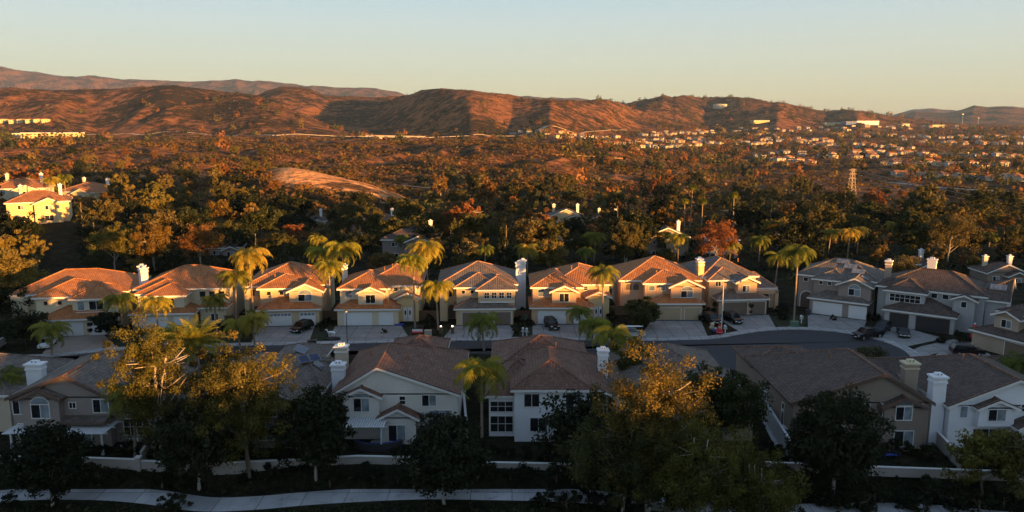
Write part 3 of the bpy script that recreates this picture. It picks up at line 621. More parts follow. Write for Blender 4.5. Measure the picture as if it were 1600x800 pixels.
h, r = house('dark-roofed tan house at the right edge beside the red inflatables', L11, r11, [
    (-7, 5, 0, 8, 0, 3.1, 'x', 'hh', dict(p=.38)), (-5, 9, 3.4, 15, 0, 6.4, 'x', 'hh'), (-4.6, -.6, 1.6, 8, 3.2, 6.0, 'y', 'gh')], 'tan', 'dark')
garage_door(h, 1, 0, 4.8, mat='door_brown'); window(h, -2.6, 1.6, 4.1, 1.6, 1.2, 'slide')

# ---- front row: the houses whose backs face us
def front(px, py, z=0): return G(px, py, z)
F1 = front(128, 697)
h, r = house('taupe house at the left with an arched upstairs window and a white slatted patio cover', F1, 0, [
    (-7.5, 3.5, 0, 15, 0, 6.0, 'y', 'gh', dict(p=.45, off=.8)), (-7.3, -2.4, -.0, 4, 0, 5.9, 'x', 'hh', dict(o=.3, p=.3)), (-5.8, -1.6, -1.0, 3, 0, 6.15, 'y', 'gh', dict(p=.42, o=.4)),
    (3.5, 8.4, 1.2, 13, 0, 5.4, 'x', 'hh', dict(p=.42)), (-3, 6, 9, 20, 0, 6.2, 'y', 'hh')], 'taupe', 'grey', 'trim_dark', capm='brown')
window(h, -6.65, 0, 3.9, 1.5, 1.6, 'slide'); window(h, -3.7, -1.0, 3.8, 2.0, 1.55, 'arch'); window(h, -.6, 0, 4.6, .7, .65, 'dark'); window(h, 2.6, 0, 4.1, 1.7, 1.5, 'slide')
window(h, 5.9, 1.2, 3.4, 2.9, 1.3, 'grid'); window(h, 5.9, 1.2, .9, 2.9, 1.9, 'grid'); window(h, -7.5, 3, 3.6, 1.2, 1.6, 'dark', 'l'); window(h, -6.2, 0, .9, 1.6, 1.8, 'dark'); window(h, 0, 0, .1, 2.4, 2.1, 'slide')
mb = MB(); roof(mb, -1.4, 3.5, -1.1, .6, 3.4, .34, 'x', 'gg', .15, 'grey', 'trim_dark'); mb.build('lower_roof', h)
def patio_cover(label, loc, w, d, z, posts, mat='plank_white', slats=True):
    t = thing('patio_cover', label, 'patio cover', loc, 0); mb = MB()
    n = int(w / .26)
    for k in range(n): mb.box(-w / 2 + k * w / n, -w / 2 + k * w / n + .19, -.4, d + .05, z + .16, z + .22, mat)
    for y in (0, d / 2, d - .1): mb.box(-w / 2 - .2, w / 2 + .2, y, y + .1, z, z + .158, mat)
    mb.build('slats', t)
    for x in posts:
        pb = MB(); pb.box(x - .09, x + .09, -.02, .16, 0, z, mat); pb.box(x - .14, x + .14, -.07, .21, 0, .25, mat); pb.build('post', t)
    return t
patio_cover('white slatted patio cover at the left end of the taupe house', G(42, 711), 4.6, 3.5, 2.45, (-1.6,))
patio_cover('white slatted patio cover right of the round tree at the taupe house', G(133, 711), 5.0, 3.5, 2.45, (2.0, -2.0))
F0 = front(-75, 690)
h, r = house('grey-roofed house cut by the left edge with a white chimney', F0, 0, [(-9, 5.2, 3, 16, 0, 4.9, 'y', 'hh')], 'beige', 'grey')
chimney(r, 6.6, 6.5, 0, 7.6, 1.9, 1.1, 'stucco_white')
F2 = front(392, 700)
h, r = house('dark house hidden behind tall trees, blue solar panels on its roof', F2, 0, [
    (-7.5, 6.0, 0, 16, 0, 5.6, 'y', 'gh'), (2, 7.2, 4, 14, 0, 5.6, 'x', 'hh'), (-2.5, 3.6, 14, 25, 0, 4.8, 'y', 'hh', dict(p=.4)), (-6, -2, -1.2, 3, 0, 4.9, 'y', 'gh')], 'taupe', 'grey', 'trim_white')
chimney(r, 8.0, 12.5, 0, 8.6, 1.5, 1.2, 'stucco_beige', 'stucco_white'); window(h, -4, -1.2, 2.9, 1.6, 1.3, 'dark'); window(h, 1.8, 0, 1, 1.6, 2, 'slide'); window(h, 1.8, 0, 3.8, 2.6, 1.2, 'dark'); window(h, -4, -1.2, .5, 1.8, 1.8, 'slide')
F3 = front(617, 686)
h, r = house('cream house with a white slatted patio roof, reddish roof and white chimney on its left', F3, 0, [
    (-6.9, 7.4, 0, 17, 0, 5.65, 'y', 'gh', dict(p=.44, off=-2.1, o=.45)), (-5.7, -1.6, -.75, 3, 3.0, 5.6, 'y', 'gh', dict(p=.45, o=.4)), (-1.4, 2.7, -1.5, 2, 0, 3.3, 'y', 'gh', dict(p=.5, o=.45)),
    (-2.5, 4.5, 13, 21, 0, 6.2, 'y', 'hh', dict(p=.42))], 'offwhite', 'brown', capm='brown')
window(h, -3.65, -.75, 3.7, 1.75, 1.55, 'archslide', trim='stucco_offwhite'); window(h, -3.65, -.75, 5.42, 1.6, .42, 'blind', trim='stucco_offwhite'); window(h, 1.0, 0, 4.3, .65, .95, 'sash'); window(h, 4.1, 0, 4.1, 1.6, 1.3, 'slide')
window(h, .5, -1.5, .4, 1.9, 1.9, 'slide'); window(h, 6.0 - .6, 0, 2.9, 2.6, .65, 'blind'); window(h, 5.4, 0, .6, 2.6, 1.8, 'slide'); window(h, -1.6, -.3, 3.9, .5, 1.5, 'blind', 'r')
chimney(r, -7.5, 5.2, 0, 7.7, 1.5, 1.2, 'stucco_white', 'stucco_white'); vent(r, 1, 6, 8); vent(r, -4, 8, 8)
patio_cover('white slatted patio roof on a single post behind the cream house', G(572, 705), 4.4, 3.4, 2.8, (1.75,))
F4 = front(856, 690)
h, r = house('white house with dark windows, brown hip roof and an awning', F4, 0, [
    (-3.9, 4.7, 0, 14, 0, 6.6, 'y', 'hh', dict(p=.45)), (-6.9, 0, 1.6, 13, 0, 5.3, 'x', 'hh', dict(p=.42)), (1, 7.0, 1.1, 16, 0, 5.6, 'y', 'gh', dict(p=.42)), (-6.5, 5.5, 8, 21, 0, 6.0, 'x', 'hh', dict(p=.42))], 'white', 'brown', capm='brown')
window(h, -1.9, 0, 4.3, 1.7, 1.5, 'dark'); window(h, -1.9, 0, 6.0 - .05, 1.7, .5, 'plain'); window(h, 1.0, 0, 5.2, .55, .5, 'dark'); window(h, 3.0, 0, 4.1, 1.9, 1.6, 'arch')
window(h, 5.9, 1.1, 4.2, 1.9, 1.5, 'dark'); window(h, -5.4, 1.6, 3.1, 2.6, 1.2, 'grid'); window(h, -5.4, 1.6, .6, 2.6, 1.9, 'grid'); window(h, -1.1, 0, 1.3, 1.9, 1.6, 'dark')
chimney(r, 7.3, 9, 0, 8.6, 1.2, 1.2, 'stucco_white'); vent(r, 1.4, 10.5, 8.5)
mb = MB(); a = [(.6, -.02, 2.75), (6.2, -.02, 2.75), (6.4, -2.6, 2.1), (.8, -2.6, 2.1)]
mb.face(a, 'plank_white'); mb.face([(x, y, z - .06) for x, y, z in a][::-1], 'plank_white'); mb.face([(a[3][0], a[3][1], a[3][2] - .35), (a[2][0], a[2][1], a[2][2] - .35), a[2], a[3]], 'plank_white')
for k in (.8, 6.4): mb.beam((k, -2.6, 2.0), (k, -2.55, 0), .08, .08, 'trim_white')
aw = mb.build('awning', h)
F5 = front(1085, 700, 0)
h, r = house('cream house behind the glowing eucalyptus, broad grey tiled roof towards the street', F5, 0, [
    (-7.0, 6.2, 6, 22, 0, 5.0, 'y', 'hh', dict(p=.42)), (-8.5, 0, 4, 16, 0, 4.9, 'y', 'gh', dict(p=.40)), (-2, 7.2, 2, 14, 0, 4.8, 'x', 'hh', dict(p=.4))], 'cream', 'grey', 'trim_tan')
window(h, 3, 2, 1.1, 2, 1.6, 'slide'); window(h, 6.2 + .98, 6, 1.2, 1.2, 1.6, 'slide', 'r')
F6 = front(1345, 700)
h, r = house('brown house with a bay window and a very broad dark roof', F6, 0, [
    (-8.0, 7.4, 0, 17.5, 0, 5.55, 'y', 'gh', dict(p=.42, off=2.3, o=.45)), (1.9, 6.4, -.9, 3, 0, 5.3, 'y', 'gh', dict(p=.45, o=.45)), (-8, 1, 15, 23, 0, 5.2, 'x', 'hh', dict(p=.3))], 'brown', 'dark', 'trim_dark', capm='brown')
window(h, .2, 0, 4.3, .75, .95, 'sash'); window(h, 4.1, -.9, 3.75, 1.75, 1.5, 'archslide'); window(h, 4.1, -.9, 5.45, 1.7, .42, 'blind'); window(h, 1.9, -.15, 3.9, .75, 1.5, 'sash', 'l'); window(h, 6.4, -.2, 3.9, .7, 1.5, 'sash', 'r')
window(h, 4.3, -.9, .6, 2.1, 1.8, 'slide'); window(h, 1.0, 0, .2, .9, 2.2, 'plain', trim='stucco_brown'); window(h, -3, 0, .4, 2.2, 2.1, 'slide'); window(h, -4, 0, 3.6, 1.6, 1.3, 'slide')
for y in (3.2, 9.5): window(h, -8.0, y, 1.2, .7, 2.0, 'plain', 'l'); window(h, -8.0, y, 3.5, .7, .7, 'plain', 'l')
vent(r, -.6, 8.5, 8.0, .8); vent(r, 1.9, 8.4, 8.6, .7); chimney(r, 8.2, 6.5, 0, 8.3, 1.6, 1.2, 'stucco_tan', 'stucco_cream')
F7 = front(1530, 700)
h, r = house('pale blue-white house at the right with a tall white chimney', F7, 0, [
    (-3.8, 11, 0, 17, 0, 5.2, 'y', 'gh', dict(p=.40, o=.45)), (-.9, 3.1, -.8, 3, 2.9, 5.2, 'y', 'gh', dict(p=.42, o=.45)), (3.3, 7.8, -1.6, 2, 0, 3.2, 'y', 'gh', dict(p=.45)), (-7.5, 3, 10, 19, 0, 4.4, 'x', 'gh', dict(p=.38))], 'white', 'dark', capm='brown')
chimney(r, -4.7, 1.4, 0, 8.3, 1.5, 1.2, 'stucco_white', 'stucco_white')
window(h, 1.1, -.8, 3.6, 1.9, 1.3, 'archslide'); window(h, -2.2, 0, 3.7, .8, 1.3, 'blind', trim='stucco_white'); window(h, 4.6, 0, 4.4, .65, .8, 'sash'); window(h, .9, 0, .1, 3.6, 2.2, 'grid')
window(h, -3.8, 4.5, .9, 1.0, 1.9, 'plain', 'l'); window(h, 4.3, -1.6, .2, .9, 2.2, 'plain'); window(h, 6.1, -1.6, .2, 1.6, 2.2, 'slide'); vent(r, 2.5, 9, 8)
F8 = G(1700, 655)
h, r = house('roof corner of a dark-tiled house behind the pale blue-white one', F8, 0, [(-6.5, 8, 3, 13, 0, 4.0, 'x', 'hh', dict(p=.4))], 'tan', 'dark')
# solar panels laid on the slope that the sight line meets
def onroof(label, px, py, w, hh, nx, nz, group, mt='solar'):
    bpy.context.view_layer.update(); d = Vector(ray(px, py)).normalized()
    ok, p, n, idx, ob, mm = scene.ray_cast(bpy.context.evaluated_depsgraph_get(), Vector((0, 0, CAM_H)), d)
    if not ok or n.z < .5 or n.z > .995: print('NO ROOF', px, py, ob); return
    mb = MB(); cw, ch = w / nx, hh / nz
    for i in range(nx):
        for j in range(nz):
            u0, u1, v0, v1 = -w / 2 + i * cw + .03, -w / 2 + (i + 1) * cw - .03, -hh / 2 + j * ch + .03, -hh / 2 + (j + 1) * ch - .03
            mb.box(u0, u1, v0, v1, .0, .06, 'metal_grey'); mb.face([(u0 + .04, v0 + .04, .066), (u1 - .04, v0 + .04, .066), (u1 - .04, v1 - .04, .066), (u0 + .04, v1 - .04, .066)], mt)
    o = mb.build('solar_panel'); e = Vector((0, 0, 1)).cross(n).normalized(); q = n.cross(e); p = p + n * .12
    o.matrix_world = Matrix(((e.x, q.x, n.x, p.x), (e.y, q.y, n.y, p.y), (e.z, q.z, n.z, p.z), (0, 0, 0, 1))); return tag(o, label, 'solar panel', group)
for k, (nm, px, py) in enumerate((('topmost', 1317, 409), ('second from the top', 1329, 417), ('third from the top', 1341, 425), ('lowest', 1352, 434))):
    onroof(nm + ' grey solar array stepping down the ninth house', px, py, 2.4, 1.5, 3, 1, 'solar arrays on the ninth house', 'solar_grey')
onroof('blue solar array on the right roof wing of the tenth house', 1545, 440, 2.6, 1.3, 3, 1, 'solar arrays on the tenth house')
onroof('grey solar array nearest the right gable of the tenth house', 1560, 450, 2.6, 1.8, 4, 1, 'solar arrays on the tenth house', 'solar_grey')
onroof('upper blue solar panels on the grey roof beside the black car', 470, 547, 2.9, 1.7, 2, 1, 'blue solar panels on the hidden house')
onroof('lower left blue solar panels above the golden treetop', 483, 561, 2.7, 1.6, 2, 1, 'blue solar panels on the hidden house')
onroof('lower right blue solar panel beside the pale chimney top', 498, 572, 1.6, 1.6, 1, 1, 'blue solar panels on the hidden house')
# ---------------------------------------------------------------- ground surfaces of the street
def sheet(name, poly, z, mat, kind='structure', h=None):
    mb = MB()
    if h: mb.prism([(p[0], p[1]) for p in poly], 0, z, mat)
    else: mb.face([(p[0], p[1], z) for p in poly], mat)
    return mb.build(name, None, kind)
def smooth_line(pts, n=8):
    P = [Vector((p[0], p[1])) for p in pts]; P = [P[0] * 2 - P[1]] + P + [P[-1] * 2 - P[-2]]; r = []
    for k in range(1, len(P) - 2):
        for j in range(n):
            t = j / n; a, b, c, d = P[k - 1:k + 3]
            r.append(.5 * ((2 * b) + (c - a) * t + (2 * a - 5 * b + 4 * c - d) * t * t + (3 * b - a - 3 * c + d) * t ** 3))
    r.append(P[-2]); return r
def offset(line, d):
    r = []
    for k, p in enumerate(line):
        t = (line[min(k + 1, len(line) - 1)] - line[max(k - 1, 0)]).normalized(); r.append(p + Vector((-t.y, t.x)) * d)
    return r
def strip(mb, a, b, z, mat, side=0):
    for k in range(len(a) - 1):
        mb.face([(a[k].x, a[k].y, z), (a[k + 1].x, a[k + 1].y, z), (b[k + 1].x, b[k + 1].y, z), (b[k].x, b[k].y, z)], mat)
        if side: mb.face([(a[k].x, a[k].y, 0), (a[k + 1].x, a[k + 1].y, 0), (a[k + 1].x, a[k + 1].y, z), (a[k].x, a[k].y, z)], mat); mb.face([(b[k + 1].x, b[k + 1].y, 0), (b[k].x, b[k].y, 0), (b[k].x, b[k].y, z), (b[k + 1].x, b[k + 1].y, z)], mat)
kerb_px = [(-160, 572), (-60, 565), (80, 558), (180, 548), (300, 543), (480, 539), (640, 535), (800, 532), (1000, 533), (1060, 532), (1115, 530), (1175, 520), (1220, 516), (1265, 516), (1320, 521), (1376, 533), (1410, 547), (1424, 562), (1420, 580)]
kerb = smooth_line([G(*p) for p in kerb_px], 6)
mb = MB(); side_in = offset(kerb, .16); strip(mb, kerb, side_in, .13, 'sidewalk', 1); mb.build('kerb', None, 'structure')
mb = MB(); strip(mb, side_in, offset(kerb, 1.75), .125, 'sidewalk', 1); mb.build('sidewalk', None, 'structure')
near = [(p.x, min(p.y - 9.5, 124.5)) for p in kerb[:60]]
mb = MB(); far_l = [p for p in kerb]; road = [(p.x, p.y) for p in kerb] + [(48, 109), (38, 107), (30, 113), (20, 121), (-20, 122.5), (-110, 118)]
mb.face([(x, y, .006) for x, y in road], 'asphalt'); mb.build('road', None, 'structure')
def kpt(px):        # sidewalk edge nearest the column of a pixel
    best = min(offset(kerb, 1.76), key=lambda p: abs(800 + FPX * p.x / (p.y * CP + CAM_H * SP) - px)); return best
def driveway(fl, fr, kl, kr, mat='concrete'):
    a, b = G(*fl), G(*fr); c, d = kpt(kr), kpt(kl)
    return sheet('driveway', [(d.x, d.y), (c.x, c.y), (b.x, b.y), (a.x, a.y)], .02, mat)
for q in [((86, 527), (162, 523), 60, 185, 'paver'), ((212, 518), (300, 516), 215, 300), ((406, 511), (492, 509), 380, 470), ((524, 510), (627, 509), 505, 640), ((708, 509), (806, 508), 700, 812), ((832, 507), (930, 507), 835, 930),
          ((1018, 501), (1095, 501), 985, 1110), ((1115, 494), (1201, 492), 1150, 1215), ((1262, 490), (1354, 501), 1258, 1350), ((1392, 506), (1476, 529), 1378, 1418)]:
    driveway(q[0], q[1], q[2], q[3], q[4] if len(q) > 4 else 'concrete')
sheet('driveway', [G(1460, 556), G(1475, 545), G(1545, 552), G(1565, 575), G(1500, 590)], .02, 'concrete')
sheet('path', [G(1420, 549), G(1440, 541), G(1490, 530), G(1530, 538), G(1480, 547), G(1436, 560)], .024, 'concrete')
for a in [[(628, 511), (655, 510), (640, 529), (625, 529)], [(770 - 70, 512), (688, 512), (690, 528), (704, 528)], [(930, 508), (985, 506), (965, 528), (932, 528)], [(330, 515), (378, 514), (375, 537), (330, 539)], [(492, 511), (524, 511), (503, 533), (474, 536)], [(805, 509), (832, 509), (833, 528), (814, 528)],
          [(1202, 494), (1262, 492), (1256, 512), (1217, 513)], [(165, 525), (212, 521), (214, 543), (187, 545)]]:
    sheet('lawn', [G(*p) for p in a], .012, 'lawn')
# foot path below the gardens
pl = smooth_line([G(px, py, -1.6) for px, py in [(-260, 776), (-120, 783), (0, 776), (60, 771), (160, 771), (240, 777), (320, 788), (400, 786), (480, 779), (560, 774), (660, 770), (760, 771), (880, 774), (980, 782), (1080, 793), (1200, 800), (1330, 797), (1450, 799), (1600, 812), (1760, 815)]], 6)
mb = MB(); a, b = offset(pl, -1.5), offset(pl, 1.5)
for k in range(0, len(a) - 1):
    mb.face([(p.x, p.y, -1.575) for p in (a[k], a[k + 1], b[k + 1], b[k])], 'path_concrete')
    if k % 3 == 0: d = (a[k + 1] - a[k]) * .02; mb.face([(p.x, p.y, -1.571) for p in (a[k], a[k] + d, b[k] + d, b[k])], 'metal_dark')
mb.build('path', None, 'structure')

# ---------------------------------------------------------------- garden walls and fences
def wall_line(name, label, pts, h, t=.2, mat='wallstucco', capm='trim_white', pillars=(), cat='wall', z=0, group=None):
    root = thing(name, label, cat, (0, 0, 0), 0, group); mb = MB(); cp = MB()
    for k in range(len(pts) - 1):
        a, b = Vector(pts[k]), Vector(pts[k + 1]); zz = (a.z, b.z) if len(pts[k]) > 2 else (z, z)
        a = Vector((a.x, a.y, zz[0])); b = Vector((b.x, b.y, zz[1]))
        up = Vector((0, 0, h / 2)); mb.beam(a + up, b + up, t, h, mat); cp.beam(a + Vector((0, 0, h + .045)), b + Vector((0, 0, h + .045)), t + .1, .09, capm)
    mb.build('wall_panel' if cat == 'wall' else 'fence_panel', root); cp.build('coping', root)
    for p in pillars:
        pb = MB(); pb.box(p[0] - .25, p[0] + .25, p[1] - .25, p[1] + .25, z, z + h + .25, mat); pb.box(p[0] - .32, p[0] + .32, p[1] - .32, p[1] + .32, z + h + .25, z + h + .38, capm); pb.build('pillar', root)
    return root
g3 = lambda px, py, z=0: tuple(G(px, py, z))
wall_line('garden_wall', 'pale stucco garden wall along the slope left of the dark palm', [g3(-120, 732, -.5), g3(100, 734, -.5), g3(215, 738, -.5)], 1.45, pillars=[g3(218, 738, -.5)], z=-.5)
wall_line('garden_wall', 'stucco garden wall behind the tree trunks between the taupe and cream houses', [g3(222, 738, -.5), g3(330, 742, -.5), g3(480, 735, -.5)], 1.3, z=-.5)
wall_line('garden_wall', 'long pale garden wall below the white patio roof of the cream house', [g3(484, 735, -.5), g3(560, 731, -.5), g3(740, 735, -.5)], 1.35, z=-.5)
wall_line('garden_wall', 'low stucco wall below the hedge of the white house', [g3(745, 736, -.5), g3(850, 738, -.5), g3(1010, 742, -.5)], 1.0, z=-.5)
wall_line('garden_wall', 'long grey garden wall behind the hedge at the brown house', [g3(1195, 736, -.5), g3(1330, 742, -.5), g3(1600, 752, -.5), g3(1750, 755, -.5)], 1.0, z=-.5)
wall_line('side_wall', 'stepped wall climbing beside the dark palm right of the taupe house', [g3(222, 730, -.3), g3(262, 672), g3(285, 610)], 1.7, mat='wallstucco', capm='wallstucco')
wall_line('side_wall', 'tall pale concrete wall running beside the windows of the brown house', [g3(1238, 728), g3(1200, 664), g3(1174, 622)], 2.3, mat='fence_white', capm='fence_white')
sheet('path', [G(1186, 650), G(1198, 650), G(1232, 708), G(1212, 700)], .03, 'path_concrete')
wall_line('side_wall', 'dim wall between the brown house and the pale blue-white one', [g3(1500, 735), g3(1438, 668), g3(1405, 620)], 1.6, mat='wallstucco')
wall_line('side_wall', 'wall between the cream house and the white house behind the palm', [g3(733, 725), g3(727, 660), g3(724, 620)], 1.6)
wall_line('wooden_gate', 'wooden side gate between the cream house and its left neighbour', [g3(507, 600), g3(524, 600)], 1.7, .08, 'wood', 'wood', cat='gate')
wall_line('yard_wall', 'low pale wall at the left street edge near the white sedan', [g3(-10, 548), g3(9, 537)], 1.2, mat='fence_white', capm='fence_white')
for k, (a, b, wh) in enumerate([((805, 500), (833, 500), 'between the fifth and sixth houses'), ((626, 500), (686, 500), 'between the fourth and fifth houses'), ((952, 492), (985, 492), 'between the sixth and seventh houses'), ((505, 500), (527, 500), 'between the third and fourth houses'), ((350, 508), (380, 508), 'between the second and third houses')]):
    wall_line('yard_gate', 'dark wooden fence ' + wh + ' of the row', [g3(*a), g3(*b)], 1.7, .1, 'wood', 'wood', cat='fence')

# ---------------------------------------------------------------- foliage
def clumps(seed, rx, ry, rz, zc, nc, nl, ls, cr, shell=.55, droop=0., flat_=.75, lump=.22, low=-1.):
    """leaves as small quads gathered in clumps through an uneven crown; returns verts, faces, value"""
    g = np.random.default_rng(seed); d = g.normal(size=(nc, 3)); d /= np.linalg.norm(d, axis=1)[:, None]; d[:, 2] = np.where(d[:, 2] < low, -d[:, 2], d[:, 2])
    r = (shell + (1 - shell) * g.random(nc) ** .6) * (1 + lump * (g.random(nc) - .5) * 2)
    C = d * r[:, None] * [rx, ry, rz]; C[:, 2] += zc
    cs = cr * (.65 + .7 * g.random(nc)); ct = g.random(nc)
    k = np.repeat(np.arange(nc), nl); n = len(k); q = g.normal(size=(n, 3)); q /= np.linalg.norm(q, axis=1)[:, None]
    rr = g.random(n) ** .45; P = C[k] + q * (rr * cs[k])[:, None] * [1, 1, flat_]; P[:, 2] -= droop * g.random(n) * cs[k]
    return leaves(g, P, q, ls, np.clip(.55 * ct[k] + .45 * g.random(n), 0, 1))
def leaves(g, P, N, ls, val, asp=1.5, jit=.7):
    n = len(P); N = N + g.normal(size=(n, 3)) * jit; N[:, 2] += .25; N /= np.linalg.norm(N, axis=1)[:, None] + 1e-9
    t = np.cross(N, g.normal(size=(n, 3))); t /= np.linalg.norm(t, axis=1)[:, None] + 1e-9; b = np.cross(N, t); s = (ls * (.6 + .8 * g.random(n)))[:, None] / 2
    V = np.stack([P - t * s * asp, P + b * s * .8, P + t * s * asp, P - b * s * .8], 1).reshape(-1, 3)
    return V, np.arange(4 * n).reshape(-1, 4), np.repeat(val, 4)
def merge_v(parts):
    V = []; F = []; A = []; o = 0
    for v, f, a in parts: V.append(v); F.append(f + o); A.append(a); o += len(v)
    return np.concatenate(V), np.concatenate(F), np.concatenate(A)
def trunk_mesh(name, seed, h, r, nl, spread, top, mat='bark', stems=1):
    g = random.Random(seed); mb = MB()
    for s in range(stems):
        a0 = g.random() * 6.28; ln = Vector((math.cos(a0), math.sin(a0), 0)) * (0 if stems == 1 else .45 * r * 4)
        pts = [Vector((0, 0, -.6))]; p = Vector((0, 0, 0)) + ln * .3; n = 6
        for k in range(n + 1): pts.append(Vector((p.x, p.y, h * k / n))); p += Vector((g.uniform(-.12, .12), g.uniform(-.12, .12), 0)) * h / 5 + ln * .35
        mb.tube(pts, [r * 1.25] + [r * (1 - .6 * k / n) for k in range(n + 1)], mat, 7)
        for k in range(nl):
            z = h * g.uniform(.35, .98); b = pts[1 + min(n, int(z / h * n))]; a = g.random() * 6.28; l = spread * g.uniform(.5, 1)
            q1 = b + Vector((math.cos(a) * l * .45, math.sin(a) * l * .45, (top - z) * .25)); q2 = b + Vector((math.cos(a + .2) * l, math.sin(a + .2) * l, (top - z) * g.uniform(.35, .75)))
            mb.tube([b, q1, q2], [r * .42, r * .28, r * .1], mat, 5)
    return mb.mesh(name)
def make_tree(name, label, seed, h, w, leaf, kind='round', dens=1.0, group=None, cat='tree', bark=None, ls=None):
    t = thing(name, label, cat, (0, 0, 0), 0, group); g = random.Random(seed)
    if kind == 'round':
        zc = h * .60; rz = h * .40; parts = [clumps(seed, w / 2, w / 2, rz, zc, int(130 * dens), 90, ls or .24, w * .115, .66), clumps(seed + 1, w * .36, w * .36, rz * .8, zc, int(30 * dens), 45, .4, w * .16, .1)]
        th = h * .5; nl = 7
    elif kind == 'oak':
        zc = h * .58; rz = h * .40; parts = [clumps(seed, w / 2, w / 2 * .92, rz, zc, int(70 * dens), 75, ls or .30, w * .12, .5, lump=.4, low=-.6)]; th = h * .6; nl = 8
    elif kind == 'euc':
        zc = h * .62; rz = h * .37; parts = [clumps(seed, w / 2, w / 2 * .9, rz, zc, int(130 * dens), 150, ls or .19, w * .088, .3, droop=.8, lump=.45)]; th = h * .86; nl = 16
    elif kind == 'cone':
        parts = []
        for k in range(7):
            f = k / 6; parts.append(clumps(seed + k, w / 2 * (1 - .85 * f), w / 2 * (1 - .85 * f), h * .09, h * (.2 + .74 * f), int(15 * (1.15 - f)), 55, .3, w * .12, .4))
        th = h * .9; nl = 4
    elif kind == 'bush':
        zc = h * .45; rz = h * .5; parts = [clumps(seed, w / 2, w / 2, rz, zc, int(26 * dens), 50, ls or .2, w * .17, .35, lump=.3)]; th = h * .5; nl = 5
    V, F, A = merge_v(parts); V[:, 2] = np.maximum(V[:, 2], .02)
    link('crown', npmesh(name + '_crown', V, F, [LEAF[leaf]], A), t)
    link('trunk', trunk_mesh(name + '_trunk', seed, th, max(.10, h * .019) * (.62 if kind == 'euc' else 1), nl, w * .4, h * .85, bark or 'bark', 3 if kind == 'euc' else 1), t)
    return t
def palm_mesh(seed, nf=22, L=3.3, lit='palm', droop=1.08, leaf=.85, up=.9, stiff=False):
    g = np.random.default_rng(seed); V = []; F = []; A = []; o = 0
    for k in range(nf):
        az = 2.399 * k + g.normal() * .15; e0 = up * (1.25 - 1.55 * (k / nf)) + g.normal() * .08; ln = L * (.85 + .25 * g.random()) * (.8 if k < 3 else 1)
        p = np.zeros(3); n = 16; el = e0; pts = [p.copy()]; dirs = []
        for j in range(n):
            el -= droop * (.07 + .11 * j / n) * (.6 if stiff else 1); d = np.array([math.cos(az) * math.cos(el), math.sin(az) * math.cos(el), math.sin(el)]); p = p + d * ln / n; pts.append(p.copy()); dirs.append(d)
        sv = np.array([-math.sin(az), math.cos(az), 0]); cv = .15 + .8 * g.random()
        for j in range(n):
            d = dirs[j]; upv = np.cross(sv, d) * -1; q0 = pts[j]; q1 = pts[j + 1]
            V += [q0 - sv * .035, q0 + sv * .035, q1 + sv * .03, q1 - sv * .03]; F.append([o, o + 1, o + 2, o + 3]); A += [cv * .5] * 4; o += 4
            if j < 1: continue
            lf = leaf * math.sin(math.pi * min(1, (j + 1.5) / (n + 1.5)) ** .8) + .15
            for s in (-1, 1):
                for m in range(3):
                    b = q0 + (q1 - q0) * (m / 3 + .1 * g.random()); hang = (.4 + .8 * g.random()) * (.5 if stiff else 1)
                    t = sv * s * (1 - .35 * hang) + d * .45 + np.array([0, 0, -1]) * hang; t /= np.linalg.norm(t); e = b + t * lf * (.8 + .4 * g.random())
                    wv = d * .045; mid = b * .5 + e * .5
                    V += [b, mid + wv * 1.1, e, mid - wv * 1.1]; F.append([o, o + 1, o + 2, o + 3]); vv = min(1, cv + .25 * g.random()); A += [vv] * 4; o += 4
    return np.array(V), np.array(F), np.array(A)
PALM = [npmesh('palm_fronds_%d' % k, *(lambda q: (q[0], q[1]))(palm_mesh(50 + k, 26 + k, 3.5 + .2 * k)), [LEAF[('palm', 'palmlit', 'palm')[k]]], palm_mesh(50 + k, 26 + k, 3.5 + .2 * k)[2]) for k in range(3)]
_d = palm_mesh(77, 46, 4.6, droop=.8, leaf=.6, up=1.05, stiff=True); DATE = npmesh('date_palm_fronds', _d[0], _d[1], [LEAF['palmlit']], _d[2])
_d = palm_mesh(78, 34, 1.5, droop=1.2, leaf=.8, up=1.1, stiff=True); FAN = npmesh('fan_palm_fronds', _d[0], _d[1], [LEAF['palm']], _d[2])
def palm_trunk(h, r=.15, seed=0, boot=True):
    g = random.Random(seed); mb = MB(); n = 8; bx, by = g.uniform(-.3, .3), g.uniform(-.3, .3)
    pts = [Vector((bx * (1 - k / n) ** 2 * 1.5, by * (1 - k / n) ** 2 * 1.5, -.4 + (h + .4) * k / n)) for k in range(n + 1)]
    mb.tube(pts, [r * 1.5] + [r * (1.1 - .25 * k / n) for k in range(1, n)] + [r * .9], 'palm_trunk', 8)
    if boot: mb.tube([(0, 0, h - .9), (0, 0, h - .45), (0, 0, h + .1)], [r * .9, r * 1.7, r * 1.1], 'palm_trunk', 8)
    return mb.mesh('palm_trunk_mesh')
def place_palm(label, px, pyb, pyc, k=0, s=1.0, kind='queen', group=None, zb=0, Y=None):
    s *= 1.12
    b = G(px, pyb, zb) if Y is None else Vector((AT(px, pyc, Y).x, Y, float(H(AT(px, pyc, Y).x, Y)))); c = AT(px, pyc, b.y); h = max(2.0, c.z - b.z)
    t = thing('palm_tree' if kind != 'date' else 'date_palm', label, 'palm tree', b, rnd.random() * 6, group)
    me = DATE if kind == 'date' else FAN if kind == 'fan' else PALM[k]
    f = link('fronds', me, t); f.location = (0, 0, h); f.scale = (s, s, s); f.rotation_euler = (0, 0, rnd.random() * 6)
    link('trunk', palm_trunk(h, .34 if kind == 'date' else .16 if kind == 'queen' else .18, int(px)), t); return t
